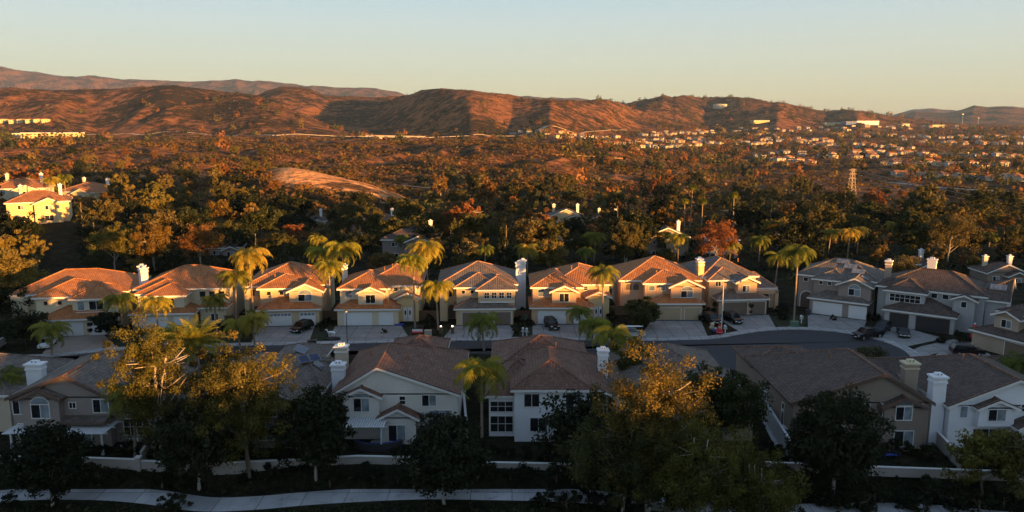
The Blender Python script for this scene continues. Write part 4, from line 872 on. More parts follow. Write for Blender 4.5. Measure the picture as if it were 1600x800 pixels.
for a in [
 ('short arching palm beside the white sedan at the left', 84, 556, 512, 0, 1.0), ('palm before the right bay of the leftmost house of the row', 190, 528, 466, 1, .95),
 ('tall palm between the second and third houses of the row', 396, 516, 397, 1, 1.15), ('darker palm standing left of the tall one beside the third house', 372, 514, 430, 0, 1.1),
 ('tallest yellow-lit palm behind the gap between the third and fourth houses', 538, 478, 385, 1, 1.25), ('shorter yellow palm left of the fourth house chimney', 517, 500, 415, 1, 1.0),
 ('tall yellow palm rising right of the fourth house', 668, 480, 385, 1, 1.2), ('yellow palm with a thin trunk before the entrance of the fourth house', 648, 512, 405, 1, .95),
 ('low drooping golden palm between the fourth and fifth houses', 683, 515, 446, 1, 1.05), ('young street palm in front of the brown garage doors', 754, 548, 500, 0, 1.05),
 ('palm standing between the cream house and the white house', 753, 700, 576, 1, 1.05), ('slender palm before the entrance of the sixth house', 941, 512, 424, 0, 1.0),
 ('low palm leaning over the white garage of the sixth house', 905, 520, 485, 0, .8), ('tall palm with a bright trunk between the eighth and ninth houses', 1240, 506, 392, 0, 1.05),
 ('green palm behind the white van roof in mid street', 926, 540, 505, 1, .95), ('big golden palm right behind the white house', 955, 596, 521, 1, 1.0),
 ('dark palm before the tall windows of the taupe house', 216, 716, 612, 2, .95), ('palm cut by the left edge over the white chimney', 8, 660, 590, 2, .95),
 ('yellow-tipped palm right of the big date palm', 372, 545, 505, 1, .8), ('small palm before the front windows of the second house', 338, 520, 466, 0, .8), ('palm cut by the right edge above the dark roof corner', 1588, 625, 568, 2, .9),
 ('yellow-topped palm left of the big date palm top', 250, 560, 470, 1, .85), ('bright short palm over the road before the third house drive', 398, 556, 497, 1, .85), ('golden palm directly above the right bay of the third house', 505, 470, 392, 1, 1.0),
 ('palm fronds low by the white garage left of the black car', 402, 520, 492, 2, .65)]:
    place_palm(*a)
place_palm('big date palm with bright yellow fronds between the two golden treetops', 308, 610, 533, kind='date')
place_palm('thick bushy palm crown left of the big date palm', 270, 600, 520, 1, 1.0)

# hand-placed trees of the foreground
def put(t, p, rz=0, s=1): t.location = p; t.rotation_euler = (0, 0, rz); t.scale = (s, s, s); return t
Z1 = -1.6
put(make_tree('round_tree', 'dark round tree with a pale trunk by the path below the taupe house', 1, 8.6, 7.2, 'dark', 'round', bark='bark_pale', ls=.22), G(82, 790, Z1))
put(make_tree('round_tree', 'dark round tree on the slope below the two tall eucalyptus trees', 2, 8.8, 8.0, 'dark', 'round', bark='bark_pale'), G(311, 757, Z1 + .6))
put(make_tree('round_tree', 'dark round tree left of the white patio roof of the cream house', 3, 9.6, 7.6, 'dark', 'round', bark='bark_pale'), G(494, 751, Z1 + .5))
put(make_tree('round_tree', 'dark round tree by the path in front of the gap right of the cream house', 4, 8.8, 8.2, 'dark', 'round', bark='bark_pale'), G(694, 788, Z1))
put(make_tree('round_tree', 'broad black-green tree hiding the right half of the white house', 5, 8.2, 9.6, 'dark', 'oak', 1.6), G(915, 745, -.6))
put(make_tree('round_tree', 'large dark round tree in front of the brown house', 6, 11.5, 8.8, 'dark', 'round', 1.3, bark='bark_pale'), G(1299, 783, Z1))
put(make_tree('round_tree', 'deep green leafy tree left of the pale concrete wall', 7, 8.6, 8.6, 'green', 'round', 1.2), G(1128, 690))
put(make_tree('eucalyptus_tree', 'tall eucalyptus with a golden top right of the taupe house', 8, 17.2, 8.3, 'euc', 'euc', 1.7, ls=.145, bark='bark_pale'), G(250, 742, -.8))
put(make_tree('eucalyptus_tree', 'tall eucalyptus with an orange-lit top over the blue solar panels', 9, 14.6, 9.4, 'euc', 'euc', 1.8, ls=.145, bark='bark'), G(392, 748, -.8))
put(make_tree('eucalyptus_tree', 'slimmer golden-topped eucalyptus left of the white garage drive', 10, 12.5, 6.4, 'euc', 'euc', 1.0, ls=.145, bark='bark_pale'), G(352, 700, -.2))
put(make_tree('eucalyptus_tree', 'huge spreading eucalyptus glowing orange beside the white house', 11, 17.0, 10.5, 'euc', 'euc', 1.8, bark='bark_pale', ls=.145), G(1012, 800, Z1))
put(make_tree('eucalyptus_tree', 'broad eucalyptus crown lit gold on its upper right side', 12, 11.6, 9.4, 'euc', 'euc', 1.8, bark='bark_pale', ls=.145), G(1085, 840, Z1))
put(make_tree('eucalyptus_tree', 'lower dark eucalyptus with a thin lit tip at the bottom edge', 13, 9.0, 8.5, 'euc', 'euc', 1.4, bark='bark_pale', ls=.145), G(1170, 850, Z1))
put(make_tree('eucalyptus_tree', 'narrow golden eucalyptus right behind the street end of the white house', 14, 9.8, 5.0, 'euc', 'euc', .8, ls=.145, bark='bark_pale'), G(985, 640, 0))
put(make_tree('eucalyptus_tree', 'darker eucalyptus crown between the white house and the huge spreading one', 24, 11.0, 10.0, 'green', 'euc', 1.5, bark='bark_pale'), G(972, 800, Z1))
put(make_tree('golden_tree', 'low golden tree in front of the pale blue-white house', 15, 6.4, 6.4, 'gold', 'oak', 1.3, ls=.24), G(1535, 772, -.8))
put(make_tree('golden_tree', 'golden-olive tree cut by the right bottom corner', 16, 7.4, 7.0, 'olive', 'oak', 1.2, ls=.24), G(1606, 800, Z1))
put(make_tree('golden_tree', 'bright orange tree crown at the far left beside the leftmost house', 17, 10.5, 9.5, 'gold', 'oak', 1.8, ls=.3), G(28, 478, 0))
put(make_tree('round_tree', 'dense round green tree in front of the seventh house', 18, 5.4, 5.6, 'green', 'round', .8), G(1003, 512))
put(make_tree('round_tree', 'dark small tree before the white garage of the leftmost house', 19, 4.6, 5.2, 'dark', 'oak', .8), G(170, 532))
put(make_tree('round_tree', 'dark bush tree growing at the left street edge by the sedan', 20, 5.0, 7.5, 'dark', 'oak', 1.0), G(40, 540))
put(make_tree('round_tree', 'dark tree left of the leftmost house of the row', 21, 8.0, 9.0, 'dark', 'oak', 1.2), G(18, 515))
put(make_tree('round_tree', 'round dark tree filling the left side yard of the cream house', 22, 5.5, 5.0, 'dark', 'oak'), G(500, 690))
put(make_tree('shrub_tree', 'dark rounded shrub at the right porch of the cream house', 23, 4.0, 3.4, 'dark', 'bush', 1.2, cat='shrub'), G(672, 690))
put(make_tree('shrub_tree', 'grey-green island shrub in the turning circle of the street', 24, 2.6, 4.2, 'green', 'bush', 1.0, cat='shrub'), G(1362, 560))
# hedges and planting: countable bushes are things
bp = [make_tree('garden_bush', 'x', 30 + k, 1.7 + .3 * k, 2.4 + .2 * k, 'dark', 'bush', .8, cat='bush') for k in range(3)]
btree = [[(c, kids(c)) for c in kids(b)] for b in bp]
def yard(x): 
    spots = [(-999, 250, 'below the taupe house'), (250, 500, 'under the tall eucalyptus trees'), (500, 745, 'below the cream house'), (745, 1000, 'below the white house'), (1000, 1190, 'under the huge spreading eucalyptus'), (1190, 1450, 'below the brown house'), (1450, 2600, 'below the pale blue-white house')]
    return next(s for a, b, s in spots if a <= x < b)
first = [True] * 3
def bush(label, p, s, rz, group, k=None):
    k = rnd.randrange(3) if k is None else k
    if first[k]:
        first[k] = False; t = bp[k]; t.location = p; t.scale = (s,) * 3; t['label'] = label; t['group'] = group; return t
    return dup(bp[k], p, rz, s, label, group, btree[k])
for px in range(-60, 1640, 26):
    x = px + rnd.uniform(-9, 9); y = 748 + rnd.uniform(-4, 10)
    bush('low dark hedge bush on the slope ' + yard(x), G(x, y, -1.2), rnd.uniform(.6, 1.0), rnd.random() * 6, 'hedge bushes on the slope')
for px in list(range(-40, 480, 34)) + list(range(628, 1000, 24)) + list(range(1200, 1600, 32)):
    x = px + rnd.uniform(-8, 8); y = 716 + rnd.uniform(-9, 4)
    bush('dark bush inside the garden wall ' + yard(x).replace('below', 'of').replace('under', 'near'), G(x, y, 0), rnd.uniform(.55, .95), rnd.random() * 6, 'bushes inside the garden walls')
for k, (px, py, s, w) in enumerate([(280, 795, .8, 'at the bottom edge over the path'), (262, 790, .6, 'left of the path bend at the bottom'), (15, 790, .7, 'at the bottom left corner'), (850, 790, .9, 'before the right end of the path'), (885, 795, 1.0, 'right of the path at the bottom'), (920, 785, .8, 'over the path under the huge eucalyptus')]):
    bush('loose green bush ' + w, G(px, py, Z1), s, k, 'loose bushes by the path')
for k, px in enumerate(range(940, 1600, 27)):
    bush('leafy dark bush crowding the right half of the path ' + yard(px), G(px + rnd.uniform(-8, 8), 783 + rnd.uniform(-4, 16), Z1), rnd.uniform(.8, 1.25), k, 'bushes crowding the path')
gaps = [(208, 'second'), (360, 'third'), (512, 'fourth'), (668, 'fifth'), (818, 'sixth'), (958, 'seventh'), (1100, 'eighth'), (1228, 'ninth'), (1376, 'tenth')]
for gx, nm in gaps:
    for j in range(5):
        bush('dark yard shrub left of the %s house of the row' % nm, G(gx + rnd.uniform(-12, 12), 486 + j * (3.5 if gx > 1080 else 8) + rnd.uniform(-2, 2)), rnd.uniform(.5, .9), j, 'yard shrubs between the row houses')
for px, py, s, lab in [(1005, 508, .8, 'dark clipped bush under the round tree of the seventh house'), (1302, 500, .5, 'small clipped bush left of the white garage of the ninth house'), (1500, 533, .8, 'dark bush at the entrance of the tenth house'), (1470, 536, .7, 'dark bush right of the dark garage doors'),
                       (600, 520, .4, 'tiny bush by the white driveway of the fourth house'), (1360, 500, .7, 'dark bush right of the white garage of the ninth house'), (1385, 488, .9, 'tall dark bush between the ninth and tenth houses')]:
    bush(lab, G(px, py), s, px, 'clipped bushes by the driveways')
# ---------------------------------------------------------------- vehicles
def car(label, loc, rz, body='paint_black', kind='suv', name=None, cat='car'):
    L, W, Hh = dict(suv=(4.8, 1.9, 1.75), sedan=(4.7, 1.8, 1.42), pickup=(5.6, 1.95, 1.85), jeep=(4.3, 1.85, 1.85))[kind]
    t = thing(name or ('parked_' + kind if kind != 'jeep' else 'off_roader'), label, cat, loc, rz); g = .25; hl = L / 2
    if kind == 'sedan': low = [(-hl, .35), (-hl, .72), (-hl + .25, .80), (-hl + 1.25, .92), (hl - .9, .98), (hl - .05, .92), (hl, .4)]; cab = [(-hl + 1.2, .90), (-hl + 1.95, Hh), (hl - 1.65, Hh), (hl - .75, .95)]
    elif kind == 'pickup': low = [(-hl, .5), (-hl, .98), (-hl + .2, 1.1), (-hl + 1.3, 1.18), (hl, 1.18), (hl, .55)]; cab = [(-hl + 1.25, 1.15), (-hl + 1.95, Hh), (hl - 2.2, Hh), (hl - 1.95, 1.15)]
    elif kind == 'jeep': low = [(-hl, .55), (-hl, 1.05), (-hl + 1.3, 1.15), (hl, 1.15), (hl, .6)]; cab = [(-hl + 1.3, 1.12), (-hl + 1.6, Hh), (hl - .1, Hh), (hl - .03, 1.12)]
    else: low = [(-hl, .42), (-hl, .85), (-hl + .2, 1.0), (-hl + 1.2, 1.08), (hl - .1, 1.12), (hl, .95), (hl, .45)]; cab = [(-hl + 1.1, 1.05), (-hl + 1.85, Hh), (hl - .55, Hh), (hl - .08, 1.08)]
    mb = MB()
    def extr(mb, prof, w0, w1, mat, top=None):
        n = len(prof); zt = max(p[1] for p in prof); zb = min(p[1] for p in prof); ww = [w0 + (w1 - w0) * (p[1] - zb) / (zt - zb) for p in prof]
        A = [(-ww[k], prof[k][0], prof[k][1]) for k in range(n)]; B = [(ww[k], prof[k][0], prof[k][1]) for k in range(n)]
        mb.face(A, mat); mb.face(B[::-1], mat)
        for k in range(n):
            j = (k + 1) % n; mb.face([A[j], A[k], B[k], B[j]], top if (top and prof[k][1] == zt and prof[j][1] == zt) else mat)
    extr(mb, low, W / 2, W / 2 - .04, body); mb.box(-W / 2 - .12, -W / 2, -hl + 1.5, -hl + 1.7, .98, 1.12, body); mb.box(W / 2, W / 2 + .12, -hl + 1.5, -hl + 1.7, .98, 1.12, body)
    if kind == 'pickup': mb.box(-W / 2 + .12, W / 2 - .12, hl - 1.85, hl - .08, 1.184, 1.19, 'rubber')
    bd = mb.build('body', t)
    for m in bd.data.polygons: pass
    cb = MB(); extr(cb, cab, W / 2 - .06, W / 2 - .24, 'car_glass', body)
    for s in (-1, 1):
        for k in range(len(cab) - 1):
            if k == 1: continue
            a, b = cab[k], cab[k + 1]; zb, zt = cab[0][1], Hh; wa = W / 2 - .05 - .18 * (a[1] - zb) / (zt - zb); wb = W / 2 - .05 - .18 * (b[1] - zb) / (zt - zb); cb.beam((s * wa, a[0], a[1]), (s * wb, b[0], b[1]), .07, .07, body)
    cb.build('windows', t)
    mbr = 0.34 if kind != 'pickup' else .4
    for y in (-hl + .9, hl - .95):
        for s in (-1, 1):
            wb = MB(); wb.tube([(s * (W / 2 - .2), y, mbr), (s * (W / 2 + .02), y, mbr)], mbr, 'rubber', 14); wh = wb.build('wheel', t)
            rb = MB(); rb.tube([(s * (W / 2 + .021), y, mbr), (s * (W / 2 + .03), y, mbr)], mbr * .6, 'metal_grey', 10); rb.build('rim', wh)
    for s in (-1, 1):
        hb = MB(); x = s * (W / 2 - .3); z = low[1][1] - .12; hb.box(x - .2, x + .2, -hl - .02, -hl + .06, z - .12, z + .08, 'light_clear'); hb.build('headlight', t)
        tb = MB(); tb.box(x - .18, x + .18, hl - .06, hl + .015, z - .1, z + .1, 'light_red'); tb.build('tail_light', t)
    pb = MB(); pb.box(-.27, .27, -hl - .025, -hl, .5, .63, 'white_paint'); pb.build('licence_plate', t)
    if kind in ('suv', 'jeep'):
        for s in (-1, 1):
            rr = MB(); rr.beam((s * (W / 2 - .32), -hl + 2.1, Hh + .07), (s * (W / 2 - .32), hl - .8, Hh + .07), .05, .05, 'metal_dark'); rr.build('roof_rail', t)
    return t
car('white sedan parked nose up the drive of the leftmost house', G(75, 541), .25, 'paint_white', 'sedan')
car('second white car half hidden behind the white sedan', G(84, 532), .25, 'paint_white', 'suv')
car('black car parked before the right garage door of the third house', G(472, 517), -.35, 'paint_black', 'suv')
car('black off-roader parked on the drive of the sixth house', G(862, 513), .25, 'paint_black', 'jeep')
car('light grey sedan parked across the street beside the big golden palm', G(985, 527), R(90), 'paint_silver', 'suv')
car('black off-roader parked left of the eighth house driveway', G(1111, 504), .25, 'paint_black', 'suv')
car('black off-roader parked on the driveway of the eighth house', G(1144, 503), .28, 'paint_black', 'suv')
car('dark pickup truck standing at the street end below the white garage', G(1355, 528), -1.15, 'paint_black', 'pickup', cat='pickup truck')
car('dark car half hidden behind the pickup truck', G(1378, 518), -.75, 'paint_dark', 'suv')
car('black car before the dark garage doors of the tenth house', G(1411, 524), -.35, 'paint_black', 'sedan')
cr = car('black car with a white roof parked at the right behind the tiled roof', G(1510, 554), R(82), 'paint_black', 'suv')
# surf board lying on the van roof rack
p = G(985, 527)
mb = MB(); pts = [(-2.1, 0), (-1.6, .28), (0, .36), (1.5, .3), (2.2, 0), (1.5, -.3), (0, -.36), (-1.6, -.28)]
mb.prism(pts, 0, .09, 'white_paint'); o = mb.build('surfboard'); o.location = (p.x, p.y, 1.92); tag(o, 'long white board strapped on the roof of the light grey car', 'surfboard')

# ---------------------------------------------------------------- street furniture and garden things
def lamp(label, base, h, sc=1):
    t = thing('street_lamp', label, 'street lamp', base); mb = MB(); mb.tube([(0, 0, 0), (0, 0, .5), (0, 0, .55), (0, 0, h)], [.14, .13, .08, .05], 'metal_dark', 8); mb.build('post', t)
    hb = MB(); hb.tube([(0, 0, h), (0, 0, h + .1), (0, 0, h + .12), (0, 0, h + .5)], [.1, .18, .14, .22], 'light_clear', 8); l = hb.build('lantern', t)
    cb = MB(); cb.tube([(0, 0, h + .5), (0, 0, h + .52), (0, 0, h + .75)], [.3, .28, .04], 'metal_dark', 8); cb.build('lantern_cap', l); return t
b = G(543, 545); lamp('dark street lamp before the driveway of the fourth house', b, AT(543, 490, b.y).z)
t = thing('flagpole', 'tall pale flagpole at the street edge before the eighth house', 'flagpole', G(1127, 522)); hh = AT(1127, 436, G(1127, 522).y).z
mb = MB(); mb.tube([(0, 0, 0), (0, 0, hh)], [.08, .04], 'white_paint', 8); mb.build('pole', t); mb = MB(); mb.ball((0, 0, hh + .08), .12, 'metal_grey', 8); mb.build('finial', t)
def flagthing(label, px, py, h, mat):
    t = thing('banner_flag', label, 'flag', G(px, py)); mb = MB(); mb.tube([(0, 0, 0), (0, 0, h)], .035, 'metal_grey', 6); mb.build('pole', t)
    f = MB(); n = 8
    for k in range(n):
        a0, a1 = k / n, (k + 1) / n; y = lambda a: .12 * math.sin(a * 7)
        f.face([(-.5 * 1 + a0 * 1.0, y(a0), h), (-.5 + a1, y(a1), h), (-.5 + a1, y(a1), h - 1.9 + .2 * a1), (-.5 + a0, y(a0), h - 1.9 + .2 * a0)], mat)
    f.build('cloth', t)
flagthing('pinkish red flag hanging beside the tan garage of the seventh house', 1092, 497, 3.6, 'pink')
def inflatable(label, px, py, balls, cat='inflatable figure', extra=None):
    t = thing('inflatable_decoration', label, cat, G(px, py))
    for nm, x, z, r, m, sz in balls:
        mb = MB(); mb.ball((x, 0, z), r, m, 12, sz); mb.build(nm, t)
    return t
inflatable('red and white rounded lawn inflatable in front of the flagpole', 1124, 523, [('body', 0, .6, .6, 'red', 1.0), ('belt', 0, .55, .61, 'white_paint', .2), ('head', 0, 1.35, .3, 'stucco_peach', 1), ('hat', 0, 1.6, .24, 'red', 1.4)])
inflatable('small orange and blue lawn decoration left of the red inflatable', 1112, 516, [('body', 0, .5, .45, 'trim_tan', 1), ('head', .1, 1.1, .35, 'tile_clay' if 0 else 'stucco_yellow', 1)])
inflatable('low blue and white lawn decoration between the two inflatables', 1117, 520, [('body', 0, .35, .35, 'blue', 1), ('cap', .1, .8, .2, 'white_paint', 1)])
inflatable('tall red and green striped inflatable by the tenth house path', 1521, 531, [('base', 0, .6, .62, 'red', .9), ('middle', 0, 1.5, .5, 'green_box', .9), ('top', 0, 2.3, .4, 'red', .9), ('pompom', 0, 2.8, .2, 'white_paint', 1)])
inflatable('red and white low inflatable below the tall striped one', 1523, 541, [('base', 0, .5, .6, 'red', .85), ('band', 0, .55, .62, 'white_paint', .25), ('top', 0, 1.3, .42, 'red', .9)])
def bin_(label, p, rz, mat, group='wheeled bins by the driveways'):
    t = thing('wheeled_bin', label, 'wheeled bin', p, rz, group); mb = MB(); mb.box(-.36, .36, -.4, .4, .06, 1.0, mat, -.04); mb.build('body', t); mb = MB(); mb.box(-.43, .43, -.47, .47, 1.0, 1.08, mat); mb.build('lid', t)
    for s in (-1, 1):
        wb = MB(); wb.tube([(s * .34, .36, .14), (s * .42, .36, .14)], .14, 'rubber', 10); wb.build('wheel', t)
bin_('dark wheeled bin left of the black car roof panels', G(485, 541), 0, 'metal_dark'); bin_('dark wheeled bin standing right beside the kerb at the third house', G(491, 541), .2, 'metal_dark')
bin_('green wheeled bin in the gap left of the sixth house', G(822, 500), 0, 'green_box'); bin_('dark bin beside the white garage of the ninth house', G(1262, 492), 0, 'metal_dark')
def cabinet(label, px, py, mat, w=1.1, h=1.1):
    t = thing('utility_box', label, 'utility box', G(px, py), 0); mb = MB(); mb.box(-w / 2, w / 2, -.4, .4, .1, h, mat); mb.build('body', t); mb = MB(); mb.box(-w / 2 - .05, w / 2 + .05, -.45, .45, h, h + .07, mat); mb.build('lid', t); mb = MB(); mb.box(-w / 2 - .15, w / 2 + .15, -.5, .5, .02, .1, 'concrete'); mb.build('plinth', t)
    mb = MB(); mb.box(w * .2, w * .26, -.43, -.4, h * .5, h * .65, 'metal_dark'); mb.build('handle', t)
cabinet('grey-green utility box on the lawn right of the fourth house', 669, 527, 'trim_tan', 1.15, 1.2); cabinet('green utility box by the kerb under the bright-trunked palm', 1241, 511, 'green_box', 1.3, 1.0)
def mailbox(label, px, py, mat='white_paint'):
    t = thing('mailbox', label, 'mailbox', G(px, py)); mb = MB(); mb.box(-.07, .07, -.07, .07, 0, 1.0, mat); mb.build('post', t); mb = MB(); mb.box(-.2, .2, -.32, .32, 1.0, 1.3, mat); mb.tube([(0, -.32, 1.3), (0, .32, 1.3)], .2, mat, 12); mb.build('box', t)
    mb = MB(); mb.box(-.35, .35, -.05, .05, .8, .88, mat); mb.build('bracket', t)
mailbox('white mailbox on a post by the off-roader drive of the sixth house', 817, 525); mailbox('white mailbox beside the red inflatable at the flagpole', 1133, 521); mailbox('pale mailbox on the lawn right of the green utility box', 1252, 505)
mailbox('small white mailbox by the drive of the fifth house', 823, 526)
# gate pillars with small lit lamps at the fifth house
for px, s in ((689, 'left'), (707, 'right')):
    t = thing('gate_pillar', 'dark gate pillar with a small lit lamp, %s of the fifth house entry path' % s, 'gate pillar', G(px, 521), 0, 'gate pillars with lamps'); mb = MB(); mb.box(-.3, .3, -.3, .3, 0, 1.2, 'wood'); mb.build('pillar', t)
    m_ = MATS.get('lamp_glow')
    if m_ is None:
        m_, nt_, p_ = newmat('lamp_glow'); p_.inputs['Emission Color'].default_value = (1, .85, .6, 1); p_.inputs['Emission Strength'].default_value = 3
    mb = MB(); mb.ball((0, 0, 1.32), .13, 'lamp_glow', 8); mb.build('lamp', t)
# swing bench and bits by the fourth house
t = thing('lawn_swing', 'dark frame with a red cushion on the lawn right of the fourth house', 'garden swing', G(652, 524))
mb = MB(); 
for s in (-1, 1): mb = MB(); mb.tube([(s * 1.1, -.6, 0), (s * 1.1, 0, 1.7), (s * 1.1, .6, 0)], .04, 'metal_dark', 6); mb.build('side_frame', t)
mb = MB(); mb.beam((-1.15, 0, 1.7), (1.15, 0, 1.7), .08, .08, 'metal_dark'); mb.build('top_bar', t)
mb = MB(); mb.box(-.9, .9, -.35, .3, .5, .62, 'red'); mb.build('cushion', t); mb = MB(); mb.box(-.9, .9, .3, .4, .5, 1.0, 'white_paint'); mb.build('backrest', t)
mb = MB(); mb.prism([(.9 * math.cos(a * .524), .45 * math.sin(a * .524)) for a in range(12)], 0, .25, 'blue'); o = mb.build('play_mat'); o.location = G(624, 508); tag(o, 'blue rounded play mat by the right corner of the fourth house', 'play mat')
# white garden deer ornament in the planter between third and fourth houses
t = thing('deer_ornament', 'white animal-shaped lawn ornament between the third and fourth driveways', 'lawn ornament', G(518, 528)); mb = MB(); mb.tube([(-.6, 0, .9), (-.2, 0, 1.0), (.4, 0, .95), (.7, 0, .8)], [.12, .24, .26, .12], 'white_paint', 8); mb.tube([(-.5, 0, .95), (-.8, 0, 1.5)], [.12, .09], 'white_paint', 6); mb.tube([(-.75, 0, 1.5), (-1.1, 0, 1.42)], [.12, .06], 'white_paint', 6); mb.build('body', t)
for x in (-.4, .5):
    for y in (-.12, .12): mb = MB(); mb.tube([(x, y, .9), (x, y, 0)], [.07, .04], 'white_paint', 5); mb.build('leg', t)
mb = MB(); mb.prism([(1.3 * math.cos(a * .524), .9 * math.sin(a * .524)) for a in range(12)], 0, .35, 'rubber'); o = mb.build('planter'); o.location = G(520, 531); tag(o, 'low dark round planter under the white lawn ornament', 'planter')
# patio sofa, chairs, cabinet, bits in the back gardens
t = thing('curved_sofa', 'curved dark wicker sofa with blue cushions under the white patio roof', 'sofa', G(590, 700)); mb = MB(); cu = MB(); n = 12
for k in range(n):
    a0 = math.pi + .15 + (math.pi - .3) * k / n; a1 = math.pi + .15 + (math.pi - .3) * (k + 1) / n
    P = lambda r, a, z: (r * 1.25 * math.cos(a), r * .8 * math.sin(a) + .8, z)
    mb.face([P(2.3, a0, 0), P(2.3, a1, 0), P(2.3, a1, .85), P(2.3, a0, .85)], 'metal_dark'); mb.face([P(2.3, a0, .85), P(2.3, a1, .85), P(2.05, a1, .85), P(2.05, a0, .85)], 'metal_dark'); mb.face([P(2.05, a0, .85), P(2.05, a1, .85), P(2.05, a1, .3), P(2.05, a0, .3)], 'metal_dark')
    mb.face([P(2.05, a0, .3), P(2.05, a1, .3), P(1.3, a1, .4), P(1.3, a0, .4)], 'metal_dark')
    mb.face([P(1.3, a0, .0), P(1.3, a0, .4), P(1.3, a1, .4), P(1.3, a1, .0)], 'metal_dark'); cu.face([P(2.04, a0, .5), P(2.04, a1, .5), P(1.28, a1, .5), P(1.28, a0, .5)], 'blue'); cu.face([P(1.28, a0, .38), P(1.28, a0, .5), P(1.28, a1, .5), P(1.28, a1, .38)], 'blue'); cu.face([P(2.03, a0, .5), P(2.0, a0, .95), P(2.0, a1, .95), P(2.03, a1, .5)], 'blue')
mb.build('frame', t); cu.build('cushion', t)
t = thing('fire_table', 'low round dark table within the curved blue sofa', 'table', G(588, 696)); mb = MB(); mb.tube([(0, 0, 0), (0, 0, .4)], .5, 'metal_dark', 16); mb.build('base', t); mb = MB(); mb.tube([(0, 0, .4), (0, 0, .47)], .65, 'metal_grey', 16); mb.build('table_top', t)
def lounge(label, px, py, mat='white_paint', rz=0):
    t = thing('garden_chair', label, 'chair', G(px, py), rz); mb = MB()
    for k in range(6): mb.box(-.33 + k * .115, -.25 + k * .115, -.3, .3, .38, .42, mat)
    mb.build('seat', t); mb = MB()
    for k in range(6): mb.beam((-.29 + k * .115, .3, .4), (-.29 + k * .115, .6, 1.15), .08, .03, mat)
    mb.build('backrest', t)
    for x in (-.32, .32):
        for y in (-.28, .3): mb = MB(); mb.box(x - .03, x + .03, y - .03, y + .03, 0, .6 if y < 0 else .4, mat); mb.build('leg', t)
lounge('white slatted garden chair by the tall windows of the taupe house', 211, 702, rz=.3); lounge('white garden chair left of the slatted one, half behind the palm', 196, 702, rz=-.3)
lounge('dark garden chair beside the blue patio thing of the brown house', 1400, 712, 'metal_dark'); 
t = thing('patio_bench', 'low blue bench on the patio of the brown house', 'bench', G(1391, 716)); mb = MB(); mb.box(-.7, .7, -.25, .25, .38, .46, 'blue'); mb.build('seat', t)
for s in (-.6, .6): mb = MB(); mb.box(s - .05, s + .05, -.22, .22, 0, .38, 'metal_dark'); mb.build('leg', t)
t = thing('storage_cabinet', 'storage cabinet with a pale blue top between the concrete wall and brown house', 'cabinet', G(1231, 690), .55); mb = MB(); mb.box(-.55, .55, -.8, .8, 0, 1.7, 'trim_dark'); mb.build('body', t); mb = MB(); mb.box(-.62, .62, -.88, .88, 1.7, 1.78, 'plank_white'); mb.build('lid', t)
mb = MB(); mb.tube([(0, 0, .5), (0, 0, 0.02)], [.28, .2], 'trim_tan', 12); o = mb.build('plant_pot'); o.location = G(1300, 492); tag(o, 'round plant pot by the ninth house', 'plant pot') if False else tag(o, 'pale plant pot left of the white garage of the ninth house', 'plant pot')
for px, py, sd_, s in ((1116, 492, 'left', 0), (1173, 494, 'right', 0)):
    t = thing('topiary_tree', 'clipped ball topiary on a stem, %s side of the eighth house garage' % sd_, 'topiary', G(px, py), 0, 'topiary balls at the eighth house'); mb = MB(); mb.tube([(0, 0, 0), (0, 0, 1.7)], .05, 'bark', 6); mb.build('stem', t)
    V, F, A = merge_v([clumps(px, .42, .42, .42, 2.1, 24, 40, .12, .16, .6), clumps(px + 1, .3, .3, .3, .9, 12, 30, .12, .14, .5)]); link('crown', npmesh('topiary_crown', V, F, [LEAF['dark']], A), t)
t = thing('portable_hoop', 'white street sign post behind the pale houses at the right edge', 'sign post', G(1583, 600)); mb = MB(); mb.box(-.1, .1, -.1, .1, 0, 3.2, 'trim_tan'); mb.build('post', t); mb = MB(); mb.box(-.5, .5, -.06, .06, 3.2, 3.5, 'plank_white'); mb.build('sign_panel', t)
t.name = 'sign_post'
# ---------------------------------------------------------------- houses in the wood behind the row
def bg_house(label, px, py, wpx, wall, tile, rz=0, storeys=2, gable=False, chims=1, Y=None, name='house'):
    b = GT(px, py) if Y is None else None
    if b is None: c = AT(px, py, Y); b = Vector((c.x, Y, float(H(c.x, Y))))
    b.z -= .2 if px < 190 else 1.3; dist = b.y * CP + (CAM_H - b.z) * SP; wd = wpx * dist / FPX; ze = 2.9 * storeys + .6; hw = wd / 2
    vols = [(-hw, hw, 0, wd * .8, 0, ze, 'x' if not gable else 'y', 'hh' if not gable else 'gh'), (-hw * .1, hw * .8, -1.6, 3, 0, ze - .5, 'y', 'gh' if gable != 2 else 'hh')]
    h, r = house(label, b, rz, vols, wall, tile, capm='clay' if tile == 'rust' else None)
    window(h, hw * .35, -1.6, ze - 1.9 - .4, 1.6, 1.1, 'slide'); window(h, -hw * .55, 0, ze - 2.1, 1.4, 1.1, 'slide')
    if storeys == 2: window(h, hw * .35, -1.6, .8, 2.2, 1.5, 'dark'); window(h, -hw * .55, 0, .8, 1.8, 1.5, 'dark')
    for k in range(chims): chimney(r, hw * (.7 - 1.3 * k), wd * .5, ze - 1, ze + wd * .17 + 1.7, .85, .8, 'stucco_' + ('cream' if k else 'white'))
    return h
